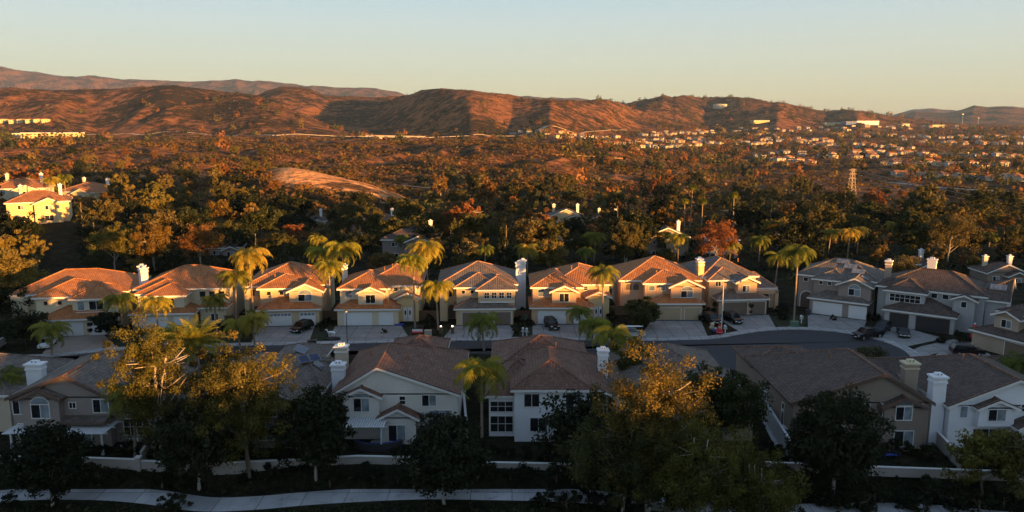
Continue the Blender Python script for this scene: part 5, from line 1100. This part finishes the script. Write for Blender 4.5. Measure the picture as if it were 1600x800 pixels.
for a in [
 ('yellow-lit two-storey house at the far left above the trees', 62, 348, 84, 'yellow', 'rust', .45, 2, 0, 2), ('house with a bright chimney behind the yellow-lit one at the far left', 30, 322, 74, 'cream', 'rust', .3, 2, 0, 2),
 ('orange-roofed house right of the yellow-lit one at the far left', 122, 312, 72, 'yellow', 'rust', -.3, 1, 0, 2), ('dark-roofed house with a white eave above the fourth house', 640, 402, 84, 'taupe', 'dark', 0, 2, 0, 1),
 ('low dark roof in the wood above the third house', 487, 354, 46, 'grey', 'dark', .3, 1, 0, 1), ('small roof with a chimney above the golden palms', 548, 372, 44, 'cream', 'brown', 0, 1, 0, 1),
 ('yellow gabled house with three chimneys behind the sixth house', 884, 362, 58, 'yellow', 'dark', 0, 2, 1, 2), ('lower yellow gable below the three-chimney house', 880, 386, 46, 'yellow', 'rust', .2, 1, 1, 1),
 ('grey two-storey house behind the seventh house, between palms', 1042, 398, 66, 'brown', 'dark', 0, 2, 1, 1), ('roof glimpsed left of the wood above the second house', 352, 398, 50, 'taupe', 'grey', .2, 1, 0, 1),
 ('low roof with a lit edge above the ninth house', 1228, 376, 44, 'cream', 'brown', -.2, 1, 0, 1), ('dark house right of the ninth house chimney', 1436, 425, 44, 'brown', 'dark', .1, 1, 0, 1),
 ('dark-tiled house with a white window at the right edge', 1572, 440, 60, 'brown', 'dark', 0, 1, 1, 2), ('pale house gable in the wood above the fifth house', 722, 372, 44, 'cream', 'rust', .2, 1, 1, 1),
 ('house with a white chimney glimpsed below the bare knoll', 590, 352, 46, 'grey', 'brown', -.2, 1, 0, 2), ('dark house glimpsed between trees above the eighth house', 1130, 402, 44, 'grey', 'dark', 0, 2, 0, 0), ('roof in the trees at upper right beyond the palms', 1480, 384, 42, 'tan', 'brown', .1, 1, 0, 1),
 ('pale house in the trees above the gap of the sixth and seventh houses', 950, 350, 40, 'tan', 'dark', 0, 1, 0, 2), ('small pale roof in the dark wood at the far left', 202, 282, 34, 'white', 'rust', 0, 1, 0, 0)]:
    bg_house(*a)
for a in [('golden palm right of the leaning wood above the sixth house', 930, 0, 368, 0, 1.1, 'queen', None, 0, 205), ('palm before the grey two-storey house behind the row', 1060, 0, 370, 1, 1.0, 'queen', None, 0, 200),
          ('palm above the fifth and sixth house chimneys', 824, 0, 386, 1, 1.0, 'queen', None, 0, 185), ('slim palm above the eighth house roof', 1188, 0, 374, 0, 1.0, 'queen', None, 0, 205), ('palm over the reddish tree above the eighth house', 1142, 0, 382, 0, .9, 'queen', None, 0, 195),
          ('palm with a bright trunk above the ninth house, left of a pair', 1298, 0, 362, 0, .9, 'queen', None, 0, 215), ('left palm of the pair above the ninth house roof', 1328, 0, 362, 1, .9, 'queen', None, 0, 210), ('right palm of the pair above the ninth house roof', 1342, 0, 358, 1, .9, 'queen', None, 0, 218),
          ('palm above the wood right of the tenth house', 1547, 0, 368, 0, .9, 'queen', None, 0, 230), ('tall fan palm over the far wood right of the middle', 1082, 0, 292, 0, 1.1, 'fan', None, 0, 300), ('shorter fan palm left of the tall one in the far wood', 1070, 0, 314, 0, 1.0, 'fan', None, 0, 290),
          ('fan palm right of the tall one in the far wood', 1098, 0, 314, 0, 1.0, 'fan', None, 0, 280), ('fan palm with a thin trunk over the reddish wood', 1147, 0, 304, 0, 1.1, 'fan', None, 0, 290), ('low palm left of the bright-trunked palm of the ninth house', 1216, 0, 400, 2, .9, 'queen', None, 0, 175),
          ('palm rising left of the golden palms above the third house', 497, 0, 372, 1, .8, 'queen', None, 0, 200), ('dark round palm head above the fifth house ridge', 758, 0, 388, 0, .7, 'queen', None, 0, 175), ('palm among the yellow-lit houses at the far left', 78, 0, 280, 1, .9, 'queen', None, 0, 250),
          ('palm behind the yellow-lit house, second from left', 100, 0, 276, 0, .9, 'queen', None, 0, 262), ('palm over the dim wood at far right', 1395, 0, 350, 0, .8, 'queen', None, 0, 250), ('palm crown in the wood above the fourth house', 628, 0, 372, 0, .8, 'queen', None, 0, 212), ('second golden palm above the sixth house', 916, 0, 392, 0, .8, 'queen', None, 0, 185)]:
    place_palm(*a)

# ---------------------------------------------------------------- the wood behind the row: single trees
for a in [('rust-orange plane tree with a pale forked trunk above the second house', 201, 12.5, 8.5, 'rust', 'euc', 1.3, 240, 400, 190), ('golden oak left of the rust-orange plane tree', 202, 11, 9, 'gold', 'oak', 1.4, 178, 404, 188), ('spreading rusty tree right of the plane tree above the second house', 203, 11, 9.5, 'rust', 'oak', 1.4, 312, 400, 196),
          ('rusty tree with a dense crown above the eighth house', 204, 11.5, 9.5, 'rust', 'oak', 1.5, 1122, 400, 196), ('tall dark conifer-like tree above the knoll shoulder', 205, 10, 7, 'dark', 'round', 1.0, 562, 335, 330), ('broad golden-olive pine left of the tenth house chimney', 206, 12, 12, 'olive', 'oak', 1.6, 1480, 420, 205),
          ('bushy olive tree between the ninth and tenth houses', 207, 7, 7.5, 'olive', 'oak', 1.1, 1408, 440, 172), ('big olive tree leaning over the wood behind the seventh house', 208, 13, 9, 'olive', 'euc', 1.3, 978, 402, 196)]:
    c = AT(a[7], a[8], a[9]); put(make_tree('plane_tree' if a[4] == 'rust' else 'oak_tree', a[0], a[1], a[2], a[3], a[4], a[5], a[6], bark='bark_pale', ls=.26), Vector((c.x, a[9], float(H(c.x, a[9])) - .2)))
PT = []
for k, (nm, kind, leaf, h, w_, ds) in enumerate([('oak_tree', 'oak', 'green', 9, 9, 1.0), ('oak_tree', 'oak', 'olive', 9.5, 9, 1.0), ('oak_tree', 'oak', 'gold', 9, 8.5, 1.0), ('plane_tree', 'euc', 'rust', 12, 8.5, .75), ('eucalyptus_tree', 'euc', 'olive', 14, 9, .8),
                                             ('round_tree', 'round', 'green', 8, 7.5, .6), ('cypress_tree', 'cone', 'dark', 13, 5.5, 1), ('round_tree', 'oak', 'dark', 10, 10, 1.0), ('eucalyptus_tree', 'euc', 'gold', 13, 8, .7), ('plane_tree', 'oak', 'rust', 8, 8, .9)]):
    t = make_tree(nm, 'x', 100 + k, h, w_, leaf, kind, ds * .8, bark='bark_pale' if k in (3, 4, 8) else 'bark', ls=.42); PT.append((t, [(c, []) for c in kids(t)], nm, leaf, max(w_, h * .7)))
LOOK = dict(green='green leafy', olive='olive brown', gold='golden', rust='rusty orange', dark='dark green')
used = [False] * len(PT); placed = []
keep = [(x, y, r) for x, y, r in [(62, 335, 50), (122, 300, 40), (30, 310, 40), (640, 385, 42), (884, 345, 32), (880, 372, 24), (1042, 375, 34), (1570, 425, 45), (1432, 424, 20), (487, 345, 18), (548, 362, 18), (352, 384, 20), (98, 385, 36)]]
keep_palm = [(930, 205), (1060, 200), (824, 185), (1188, 205), (1142, 195), (1298, 215), (1335, 210), (1547, 230), (1082, 300), (1070, 290), (1098, 280), (1147, 290), (1216, 175), (497, 200), (78, 250), (100, 262), (1395, 250), (628, 212), (916, 185), (240, 190), (312, 196), (178, 188), (1122, 196), (1480, 205), (978, 196)]
rowhouses = [(120, 'leftmost'), (270, 'second'), (445, 'third'), (590, 'fourth'), (745, 'fifth'), (885, 'sixth'), (1025, 'seventh'), (1155, 'eighth'), (1305, 'ninth'), (1600, 'tenth')]
def where(px, py):
    nm = min(rowhouses, key=lambda q: abs(q[0] - px))[1]; band = 'just behind' if py > 385 else 'in the wood behind' if py > 335 else 'far up in the wood behind' if py > 290 else 'on the rise far beyond'
    return band + ' the ' + nm + ' house of the row'
tries = 0; nind = 0; stuffpts = []
while nind < 470 and tries < 30000:
    tries += 1; px = rnd.uniform(-60, 1660); py = 232 + 205 * rnd.random() ** 1.15
    left = px < 420; right = px > 1150
    if left and py < 236: continue
    if not left and py < (292 if px < 640 else 296 if px < 1000 else 280 + 20 * right): 
        continue
    if 425 < px < 650 and py < 298 + (px - 425) * .13: continue
    b = GT(px, py)
    if b is None or b.y < 168 or b.y > 900: continue
    sp = (5.2 if b.y < 300 else 7.5) * (1 + b.y / 700)
    if any((b.x - q[0]) ** 2 + (b.y - q[1]) ** 2 < (sp * .9) ** 2 for q in placed): continue
    if any(abs(px - q[0]) < 19 and b.y < q[1] + 7 for q in keep_palm): continue
    fr = [q for q in keep if abs(px - q[0]) < q[2] * 1.0 and q[1] - 4 < py < q[1] + (44 if q[0] < 190 else 30)]
    if fr and (px < 190 or rnd.random() < .6): continue
    u = rnd.random()
    if left: c = [2, 8, 1, 4, 3, 0, 9, 7, 6]; wt = [20, 12, 16, 10, 16, 8, 14, 6, 4] if py < 330 else [14, 8, 16, 12, 14, 14, 6, 12, 4]
    elif right: c = [0, 1, 5, 7, 4, 6, 3, 2, 9]; wt = [18, 22, 10, 18, 12, 5, 6, 3, 6]
    else: c = [0, 1, 5, 7, 4, 6, 3, 2, 9]; wt = [16, 22, 8, 18, 12, 4, 9, 5, 8]
    if py > 372 and rnd.random() < .45: wt = [30 if q in (0, 7, 5, 6) else 5 for q in c]
    k = rnd.choices(c, wt)[0]; t, tr, nm, leaf, wd = PT[k]; s = rnd.choice([rnd.uniform(.5, .85), rnd.uniform(.8, 1.35)]) * (.8 if b.y < 200 else 1)
    dv_ = (b.x + 95) * .70 + (b.y - 400) * -.71; lt_ = (b.x + 95) * .71 + (b.y - 400) * .70
    if -10 < dv_ < 190 and abs(lt_) < 48: s *= .6
    p = Vector((b.x, b.y, b.z - .4)); lab = '%s %s %s' % (LOOK[leaf], nm.replace('_', ' '), where(px, py)); grp = 'trees in the wood behind the row'
    sc3 = (s * rnd.uniform(.9, 1.15), s * rnd.uniform(.9, 1.15), s * rnd.uniform(.85, 1.1)); placed.append((b.x, b.y)); nind += 1
    if used[k]: dup(t, p, rnd.random() * 6.28, sc3, lab, grp, tr)
    else: used[k] = True; t.location = p; t.scale = sc3; t['label'] = lab; t['group'] = grp
for k in range(len(PT)):
    if not used[k]: PT[k][0].location = (-95, 190, 0); PT[k][0]['label'] = 'dark tree beyond the left edge'

# ---------------------------------------------------------------- massed vegetation: one object each
def blobs(name, C, r, hz, nq, mats, mi, seed, ls=.5, low=0.0):
    """many leafy mounds: quads facing outwards on uneven domes"""
    g = np.random.default_rng(seed); n = len(C); k = np.repeat(np.arange(n), nq); d = g.normal(size=(len(k), 3)); d[:, 2] = np.abs(d[:, 2]) - low; d /= np.linalg.norm(d, axis=1)[:, None]
    rad = .7 + .45 * g.random(len(k)); P = C[k] + d * rad[:, None] * np.stack([r[k], r[k], hz[k]], 1); size = r[k] * ls
    V, F, A = leaves(g, P, d, 1.0, np.clip(.5 * g.random(n)[k] + .5 * g.random(len(k)), 0, 1), 1.1, .45)
    ctr = np.repeat(P, 4, 0); V = ctr + (V - ctr) * np.repeat(size, 4)[:, None]
    return link(name, npmesh(name, V, F, [LEAF[m] for m in mats], A, mi[k]), None, 'stuff')
def scatter(n, seed, pxr, yr, dens):
    g = np.random.default_rng(seed); px = g.uniform(*pxr, n); Y = np.exp(g.uniform(math.log(yr[0]), math.log(yr[1]), n)); X = (px - 800) / 1250 * Y
    m = g.random(n) < dens(px, Y, X); px, Y, X = px[m], Y[m], X[m]; return px, X, Y, H(X, Y), g
knoll = lambda px, Y: (px > 420) & (px < 655) & (Y > 384) & (Y < 452)
# chaparral scrub in the valley and on the hills
px, X, Y, Z, g = scatter(60000, 5, (-150, 1750), (240, 1500), lambda px, Y, X: np.where(knoll(px, Y), 0.0, np.clip((fbm(X / 60, Y / 90, 61, 3) - .36) * 4.0, .10, .95)) * np.where(px > 1000, .45, 1) * .62)
r = g.uniform(.9, 2.6, len(X)) * (1 + Y / 1100); mi = g.choice([0, 0, 0, 1, 2, 2], len(X))
blobs('scrub_vegetation', np.stack([X, Y, Z], 1), r, r * .75, 15, ['scrub', 'olive', 'rust'], mi, 6, .55)
px, X, Y, Z, g = scatter(60000, 8, (-100, 1600), (1400, 4900), lambda px, Y, X: np.clip((fbm(X / 110, Y / 170, 67, 5) - .47) * 7, .06, .95) * .62)
r = g.uniform(2, 5.5, len(X)) * Y / 2600; blobs('hill_scrub_vegetation', np.stack([X, Y, Z], 1), r, r * .5, 8, ['scrub', 'dark'], g.choice([0, 0, 1], len(X)), 9, .7)
# far woodland of the valley floor and around the suburb
def dv(px, Y, X):
    a = np.where(px > 800, .1 * sst(400, 460, Y) + .9 * sst(760, 860, Y), 0) * np.where(px > 1150, 1, sst(800, 1000, px)) * (1 - sst(4200, 5200, Y)) * np.where((px > 1150) | (Y > 800), .8, .3)
    b = np.where((px > 640) & (px < 1000) & (Y > 320) & (Y < 700), .12, 0); c = np.where((px < 130) & (Y > 900) & (Y < 2200), .6, 0) + np.where((px < 420) & (Y > 550) & (Y < 1000), .08, 0) + np.where((px < 1000) & (Y > 1250) & (Y < 2300), .35, 0)
    return np.clip(a + b + c, 0, 1) * np.clip((fbm(X / 90, Y / 140, 71, 3) - .3) * 4, .1, 1) * .75
px, X, Y, Z, g = scatter(11000, 12, (-100, 1720), (320, 5000), dv)
r = g.choice([1, 1, 1.5], len(X)) * g.uniform(2.2, 4.6, len(X)) * (1 + Y / 4000); Zc = Z + r * .8
mi = g.choice([0, 1, 2, 3, 4], len(X), p=[.24, .26, .16, .10, .24]); blobs('valley_woodland', np.stack([X, Y, Zc], 1), r, r * 1.15, 46, ['dark', 'green', 'olive', 'gold', 'rust'], mi, 13, .5, .75)
px, X, Y, Z, g = scatter(5000, 14, (-60, 1660), (172, 520), lambda px, Y, X: np.where(knoll(px, Y) | ((px > 420) & (Y > 372) & (px < 1000)), 0.05, .8) * .5)
kp = np.ones(len(X), bool)
for q in keep: kp &= ~((abs(px - q[0]) < q[2]) & (Y < 300))
X, Y, Z = X[kp], Y[kp], Z[kp]; r = g.uniform(.8, 2.4, len(X)); blobs('undergrowth', np.stack([X, Y, Z], 1), r, r * .9, 36, ['dark', 'green', 'olive'], g.choice([0, 0, 1, 2], len(X)), 15, .42)
g = np.random.default_rng(3); n = 9000; X = g.uniform(-62, 62, n); Y = g.uniform(69, 80.5, n); C = np.stack([X, Y, H(X, Y)], 1)
pd = np.array([(p.x, p.y) for p in pl]); dist = np.min(np.hypot(X[:, None] - pd[None, :, 0], Y[:, None] - pd[None, :, 1]), 1); C = C[dist > 2.2]; r = g.uniform(.15, .4, len(C))
blobs('ground_cover', C, r, r * .6, 7, ['dark', 'green'], g.choice([0, 0, 0, 1], len(C)), 4, .7)

# ---------------------------------------------------------------- far suburb: single small houses
def mini(w_, d, h, wall, tile, hip):
    mb = MB(); mb.box(-w_ / 2, w_ / 2, -d / 2, d / 2, -1.5, h, 'stucco_' + wall); mb.box(w_ * .1, w_ * .45, -d / 2 - 1.5, -d / 2 + 1, -1.5, h - .8, 'stucco_' + wall)
    roof(mb, -w_ / 2, w_ / 2, -d / 2, d / 2, h, .45, 'x', 'hh' if hip else 'gg', .5, tile); roof(mb, w_ * .1, w_ * .45, -d / 2 - 1.5, 1, h - .8, .45, 'y', 'gh', .4, tile)
    if not hip: gable_fill(mb, -w_ / 2, w_ / 2, -d / 2, d / 2, h, .45, 'x', 'gg', 'stucco_' + wall)
    for x in (-.32, -.12, .27):
        for z in (1.0, h - 1.7): mb.box(w_ * x - .7, w_ * x + .7, -d / 2 - (1.54 if x > 0 else .04), -d / 2, z, z + 1.2, 'glass')
    return mb.mesh('far_house_mesh')
MI = [mini(13, 10, 4.6, 'sand', 'rust', 1), mini(14, 11, 4.8, 'beige', 'brown', 1), mini(12, 10, 4.6, 'grey', 'grey', 0), mini(15, 11, 4.6, 'tan', 'rust', 0), mini(13, 10, 4.8, 'sand', 'dark', 1), mini(11, 9, 3.2, 'grey', 'dark', 0)]
MN = ['cream rust-roofed', 'beige brown-roofed', 'pale grey-roofed', 'tan rust-roofed', 'sand-coloured dark-roofed', 'low grey']
rows = [(1000, 1115, 211, 206, 22), (950, 1095, 226, 219, 26), (985, 1090, 233, 228, 16), (860, 960, 214, 216, 12), (1080, 1200, 222, 226, 20), (1150, 1330, 204, 202, 22), (1190, 1300, 218, 222, 16), (1150, 1215, 208, 212, 8), (1250, 1420, 226, 232, 20), (1300, 1600, 212, 216, 26),
        (1330, 1600, 240, 246, 24), (1380, 1600, 256, 262, 18), (1400, 1600, 274, 282, 14), (1200, 1400, 240, 250, 14), (1420, 1620, 222, 226, 18), (800, 900, 208, 209, 8), (1180, 1260, 246, 256, 8), (1340, 1500, 199, 200, 14)]
cnt = 0
for x0, x1, ya, yb, n in rows:
    for k in range(n):
        f = (k + rnd.uniform(-.7, .7)) / max(1, n - 1); px = x0 + (x1 - x0) * f; b = GT(px, ya + (yb - ya) * f + rnd.uniform(-2.6, 2.6))
        if b is None or b.y > 6000: continue
        j = rnd.choices(range(6), [4, 4, 4, 3, 3, 2])[0]; o = link('far_house', MI[j]); s = rnd.uniform(.85, 1.1) * (1 + max(0, b.y - 1500) / 7000); o.location = (b.x, b.y, b.z + .3); o.scale = (s,) * 3; o.rotation_euler = (0, 0, rnd.choice([0, 0, .25, -.3, .5, .8]) + rnd.uniform(-.1, .1))
        side = 'below the right hills' if px < 1150 else 'in the middle of the right valley' if px < 1350 else 'at the far right of the valley'; dd = 'front' if b.y < 900 else 'middle' if b.y < 1800 else 'far'
        tag(o, '%s house in the %s rows %s' % (MN[j], dd, side), 'house', 'houses of the far suburb'); cnt += 1
def bigbox(name, label, px, py, wpx, hm, wall, roofm, d=30, cat='building', wins=0, rz=0, Y=None):
    b = GT(px, py); dist = b.y; w_ = wpx * dist / FPX; t = thing(name, label, cat, (b.x, b.y, b.z - 1), rz); mb = MB(); mb.box(-w_ / 2, w_ / 2, 0, d, 0, hm + 1, wall); mb.build('wall', t)
    mb = MB(); mb.box(-w_ / 2 - .6, w_ / 2 + .6, -.6, d + .6, hm + 1, hm + 1.9, roofm); mb.build('roof', t)
    for k in range(wins):
        x = -w_ / 2 + w_ * (k + .5) / wins
        for z in ((2.2, hm - 2) if hm > 8 else (2.2,)):
            wb = MB(); wb.box(x - w_ / wins * .25, x + w_ / wins * .25, -.08, 0, z, z + 1.8, 'glass'); wb.build('window', t)
    return t
for k, px in enumerate((6, 20, 33, 46, 59, 71)):
    b = GT(px, 192); w_ = 11 * b.y / FPX; t = thing('apartment_building', 'yellow apartment block on the left hillside, %s from the left edge' % ('first', 'second', 'third', 'fourth', 'fifth', 'sixth')[k], 'building', (b.x, b.y, b.z - 1), .3, 'apartment blocks on the left hillside')
    wl = MB(); wl.box(-w_ / 2, w_ / 2, 0, 14, 0, 10, 'yellow_wall'); wl.build('wall', t); rf = MB(); roof(rf, -w_ / 2, w_ / 2, 0, 14, 10, .35, 'x', 'hh', .8, 'rust'); rf.build('roof', t)
    for x in (-.3, 0, .3):
        for z in (2.5, 6.5): wb = MB(); wb.box(w_ * x - .9, w_ * x + .9, -.06, 0, z, z + 1.6, 'glass'); wb.build('window', t)
bigbox('long_building', 'long yellow flat building at the far left below the apartment blocks', 78, 217, 84, 9, 'yellow_wall', 'trim_white', 30, wins=14, rz=.12)
bigbox('pale_building', 'pale building left of the long yellow one', 26, 217, 20, 10, 'stucco_cream', 'trim_white', 20, wins=4, rz=.1)
bigbox('warehouse', 'long white warehouse shining below the far right hills', 1356, 195, 34, 16, 'stucco_white', 'trim_white', 50)
bigbox('warehouse', 'low blue-walled hall left of the white warehouse', 1330, 195, 16, 12, 'bluewall', 'trim_white', 50)
bigbox('warehouse', 'cream hall left of the blue-walled one', 1303, 196, 26, 12, 'yellow_wall', 'trim_white', 50)
bigbox('warehouse', 'yellow hall at the foot of the dark hill right of the tank', 1190, 193, 24, 12, 'yellow_wall', 'trim_white', 50)
bigbox('warehouse', 'small cream hall between far valley trees, right of the warehouse', 1415, 198, 12, 12, 'stucco_cream', 'trim_white', 50)
bigbox('warehouse', 'pale hall near the far right hill foot', 1466, 199, 18, 12, 'yellow_wall', 'trim_white', 50)
# water tank on the hill
b = GT(1125, 169); t = thing('water_tank', 'pale round water tank on the dark hillside', 'water tank', (b.x, b.y, b.z - 4)); k = b.y / FPX
mb = MB(); mb.tube([(0, 0, 0), (0, 0, 5 * k + 4)], 10.5 * k, 'tank', 32); mb.build('shell', t); mb = MB(); mb.tube([(0, 0, 5 * k + 4), (0, 0, 5 * k + 6), (0, 0, 5 * k + 8)], [10.7 * k, 10.2 * k, 1], 'tank', 32); mb.build('roof', t)
# road, bridge
def terrain_road(name, pxs, wd, lift, mat, th=1.2):
    mb = MB(); P = [GT(x, y) for x, y in pxs]; P = [p for p in P if p is not None]; Q = []
    for k in range(len(P) - 1):
        for j in range(8): q = P[k].lerp(P[k + 1], j / 8); q.z = max(float(H(q.x, q.y)), P[k].lerp(P[k + 1], j / 8).z) + lift; Q.append(q)
    for k in range(len(Q) - 1): mb.beam(Q[k], Q[k + 1], wd, th, mat)
    return mb.build(name, None, 'structure')
terrain_road('road', [(138, 210), (230, 210), (330, 211), (430, 212), (520, 213), (574, 214)], 11, .2, 'wallstucco', .8)
terrain_road('road', [(662, 215), (730, 214), (810, 213), (900, 208), (990, 203)], 11, .2, 'trim_tan', .8)
terrain_road('road', [(840, 240), (900, 244), (990, 249)], 7, .3, 'dirt', .8); terrain_road('road', [(1140, 268), (1200, 270), (1250, 272)], 8, .3, 'dirt', .8)
terrain_road('road', [(1390, 286), (1450, 292), (1530, 298), (1600, 301)], 6, .3, 'wallstucco', .8)
bl, br_ = GT(572, 216), GT(664, 217); yb_ = (bl.y + br_.y) / 2; A = AT(572, 213, yb_); B = AT(664, 214.5, yb_)
t = thing('bridge', 'low concrete bridge on two piers in the valley before the dark hill', 'bridge', (0, 0, 0)); mb = MB(); mb.beam(A, B, 12, 2.2, 'wallstucco'); mb.build('deck', t)
for s in (-6, 6): mb = MB(); mb.beam(A + Vector((0, s, 2.2)), B + Vector((0, s, 1.7)), .4, .9, 'trim_tan'); mb.build('parapet', t)
for f in (.25, .55, .8): c = A.lerp(B, f); mb = MB(); mb.box(c.x - 2.2, c.x + 2.2, c.y - 4, c.y + 4, c.z - 12, c.z - 1.5, 'stucco_cream'); mb.build('pier', t)
# pylon and wires
def pylon(label, px, pyb, pyt, w0=2.6, Y=None):
    b = GT(px, pyb); h = AT(px, pyt, b.y).z - b.z; t = thing('lattice_pylon', label, 'pylon', b, .3); mb = MB(); th = .20; L = lambda f: w0 * (1 - .72 * f); n = 7
    for sx_ in (-1, 1):
        for sy_ in (-1, 1): mb.beam((sx_ * L(0), sy_ * L(0), 0), (sx_ * L(1), sy_ * L(1), h), th, th, 'trim_tan')
    for k in range(n):
        f0, f1 = k / n, (k + 1) / n
        for a, c in (((-1, -1), (1, -1)), ((1, -1), (1, 1)), ((1, 1), (-1, 1)), ((-1, 1), (-1, -1))):
            mb.beam((a[0] * L(f0), a[1] * L(f0), h * f0), (c[0] * L(f1), c[1] * L(f1), h * f1), .09, .09, 'trim_tan'); mb.beam((c[0] * L(f0), c[1] * L(f0), h * f0), (a[0] * L(f1), a[1] * L(f1), h * f1), .09, .09, 'trim_tan')
    mb.build('mast', t); tips = []
    for f in (.62, .8, .96):
        ab = MB()
        for s in (-1, 1): ab.beam((0, 0, h * f), (s * 3.6, 0, h * f), .2, .2, 'trim_tan'); ab.beam((0, 0, h * f + 1.2), (s * 3.6, 0, h * f), .12, .12, 'trim_tan')
        ab.build('cross_arm', t); tips.append(h * f)
    return b, h, tips
b, hh, tips = pylon('steel lattice pylon rising from the wood in the right valley', 1330, 304, 264)
def wire(label, p, q, sag, r=.10):
    mb = MB(); n = 24; pts = [p.lerp(q, k / n) - Vector((0, 0, sag * 4 * (k / n) * (1 - k / n))) for k in range(n + 1)]; mb.tube(pts, r, 'metal_grey', 4); o = mb.build('power_line'); return tag(o, label, 'power line', 'power lines in the valley')
for k, tz in enumerate(tips):
    nm = ('lowest', 'middle', 'top')[k]
    wire(nm + ' power line running right from the lattice pylon', b + Vector((2, 0, tz)), AT(1720, (352, 346, 336)[k], 430), 2.5, .09)
    wire(nm + ' power line running left from the lattice pylon', b + Vector((-2, 0, tz)), AT(1180, (318, 306, 296)[k], 760), 4, .09)
for k, (ya, yb2) in enumerate(((284, 300), (297, 312), (301, 318))): wire(('top', 'middle', 'bottom')[k] + ' of the three power lines over the dark scrub right of the knoll', AT(560, ya - 2, 520), AT(860, yb2, 500), 2, .09)
for px, y0, y1 in ((1528, 194, 183), (1503, 196, 176), (1512, 250, 237)):
    p = GT(px, y0); q = AT(px, y1, p.y); mb = MB(); r_ = .35 * p.y / FPX; mb.tube([(0, 0, 0), (0, 0, q.z - p.z)], [r_, r_ * .6], 'metal_grey', 6); mb.box(-r_ * 3, r_ * 3, -r_, r_, (q.z - p.z) * .85, (q.z - p.z) * .9, 'metal_grey'); o = mb.build('mast_pole'); o.location = p
    tag(o, {1528: 'thin mast before the far right mountain', 1503: 'taller faint mast left of the thin one at far right', 1512: 'pale pole standing among the far suburb houses'}[px], 'mast')

# ---------------------------------------------------------------- the air: one closed box of thin haze
m = bpy.data.materials.new('haze'); m.use_nodes = True; nt = m.node_tree; nt.nodes.clear(); o = nt.nodes.new('ShaderNodeOutputMaterial'); v = nt.nodes.new('ShaderNodeVolumePrincipled')
v.inputs['Density'].default_value = 2.4e-5; v.inputs['Color'].default_value = (.40, .64, 1.0, 1); v.inputs['Anisotropy'].default_value = 0.0
nt.links.new(v.outputs[0], o.inputs['Volume']); MATS['haze'] = m; mb = MB(); mb.box(-17500, 17500, -900, 16800, -90, 1350, 'haze'); mb.build('haze', None, 'stuff')
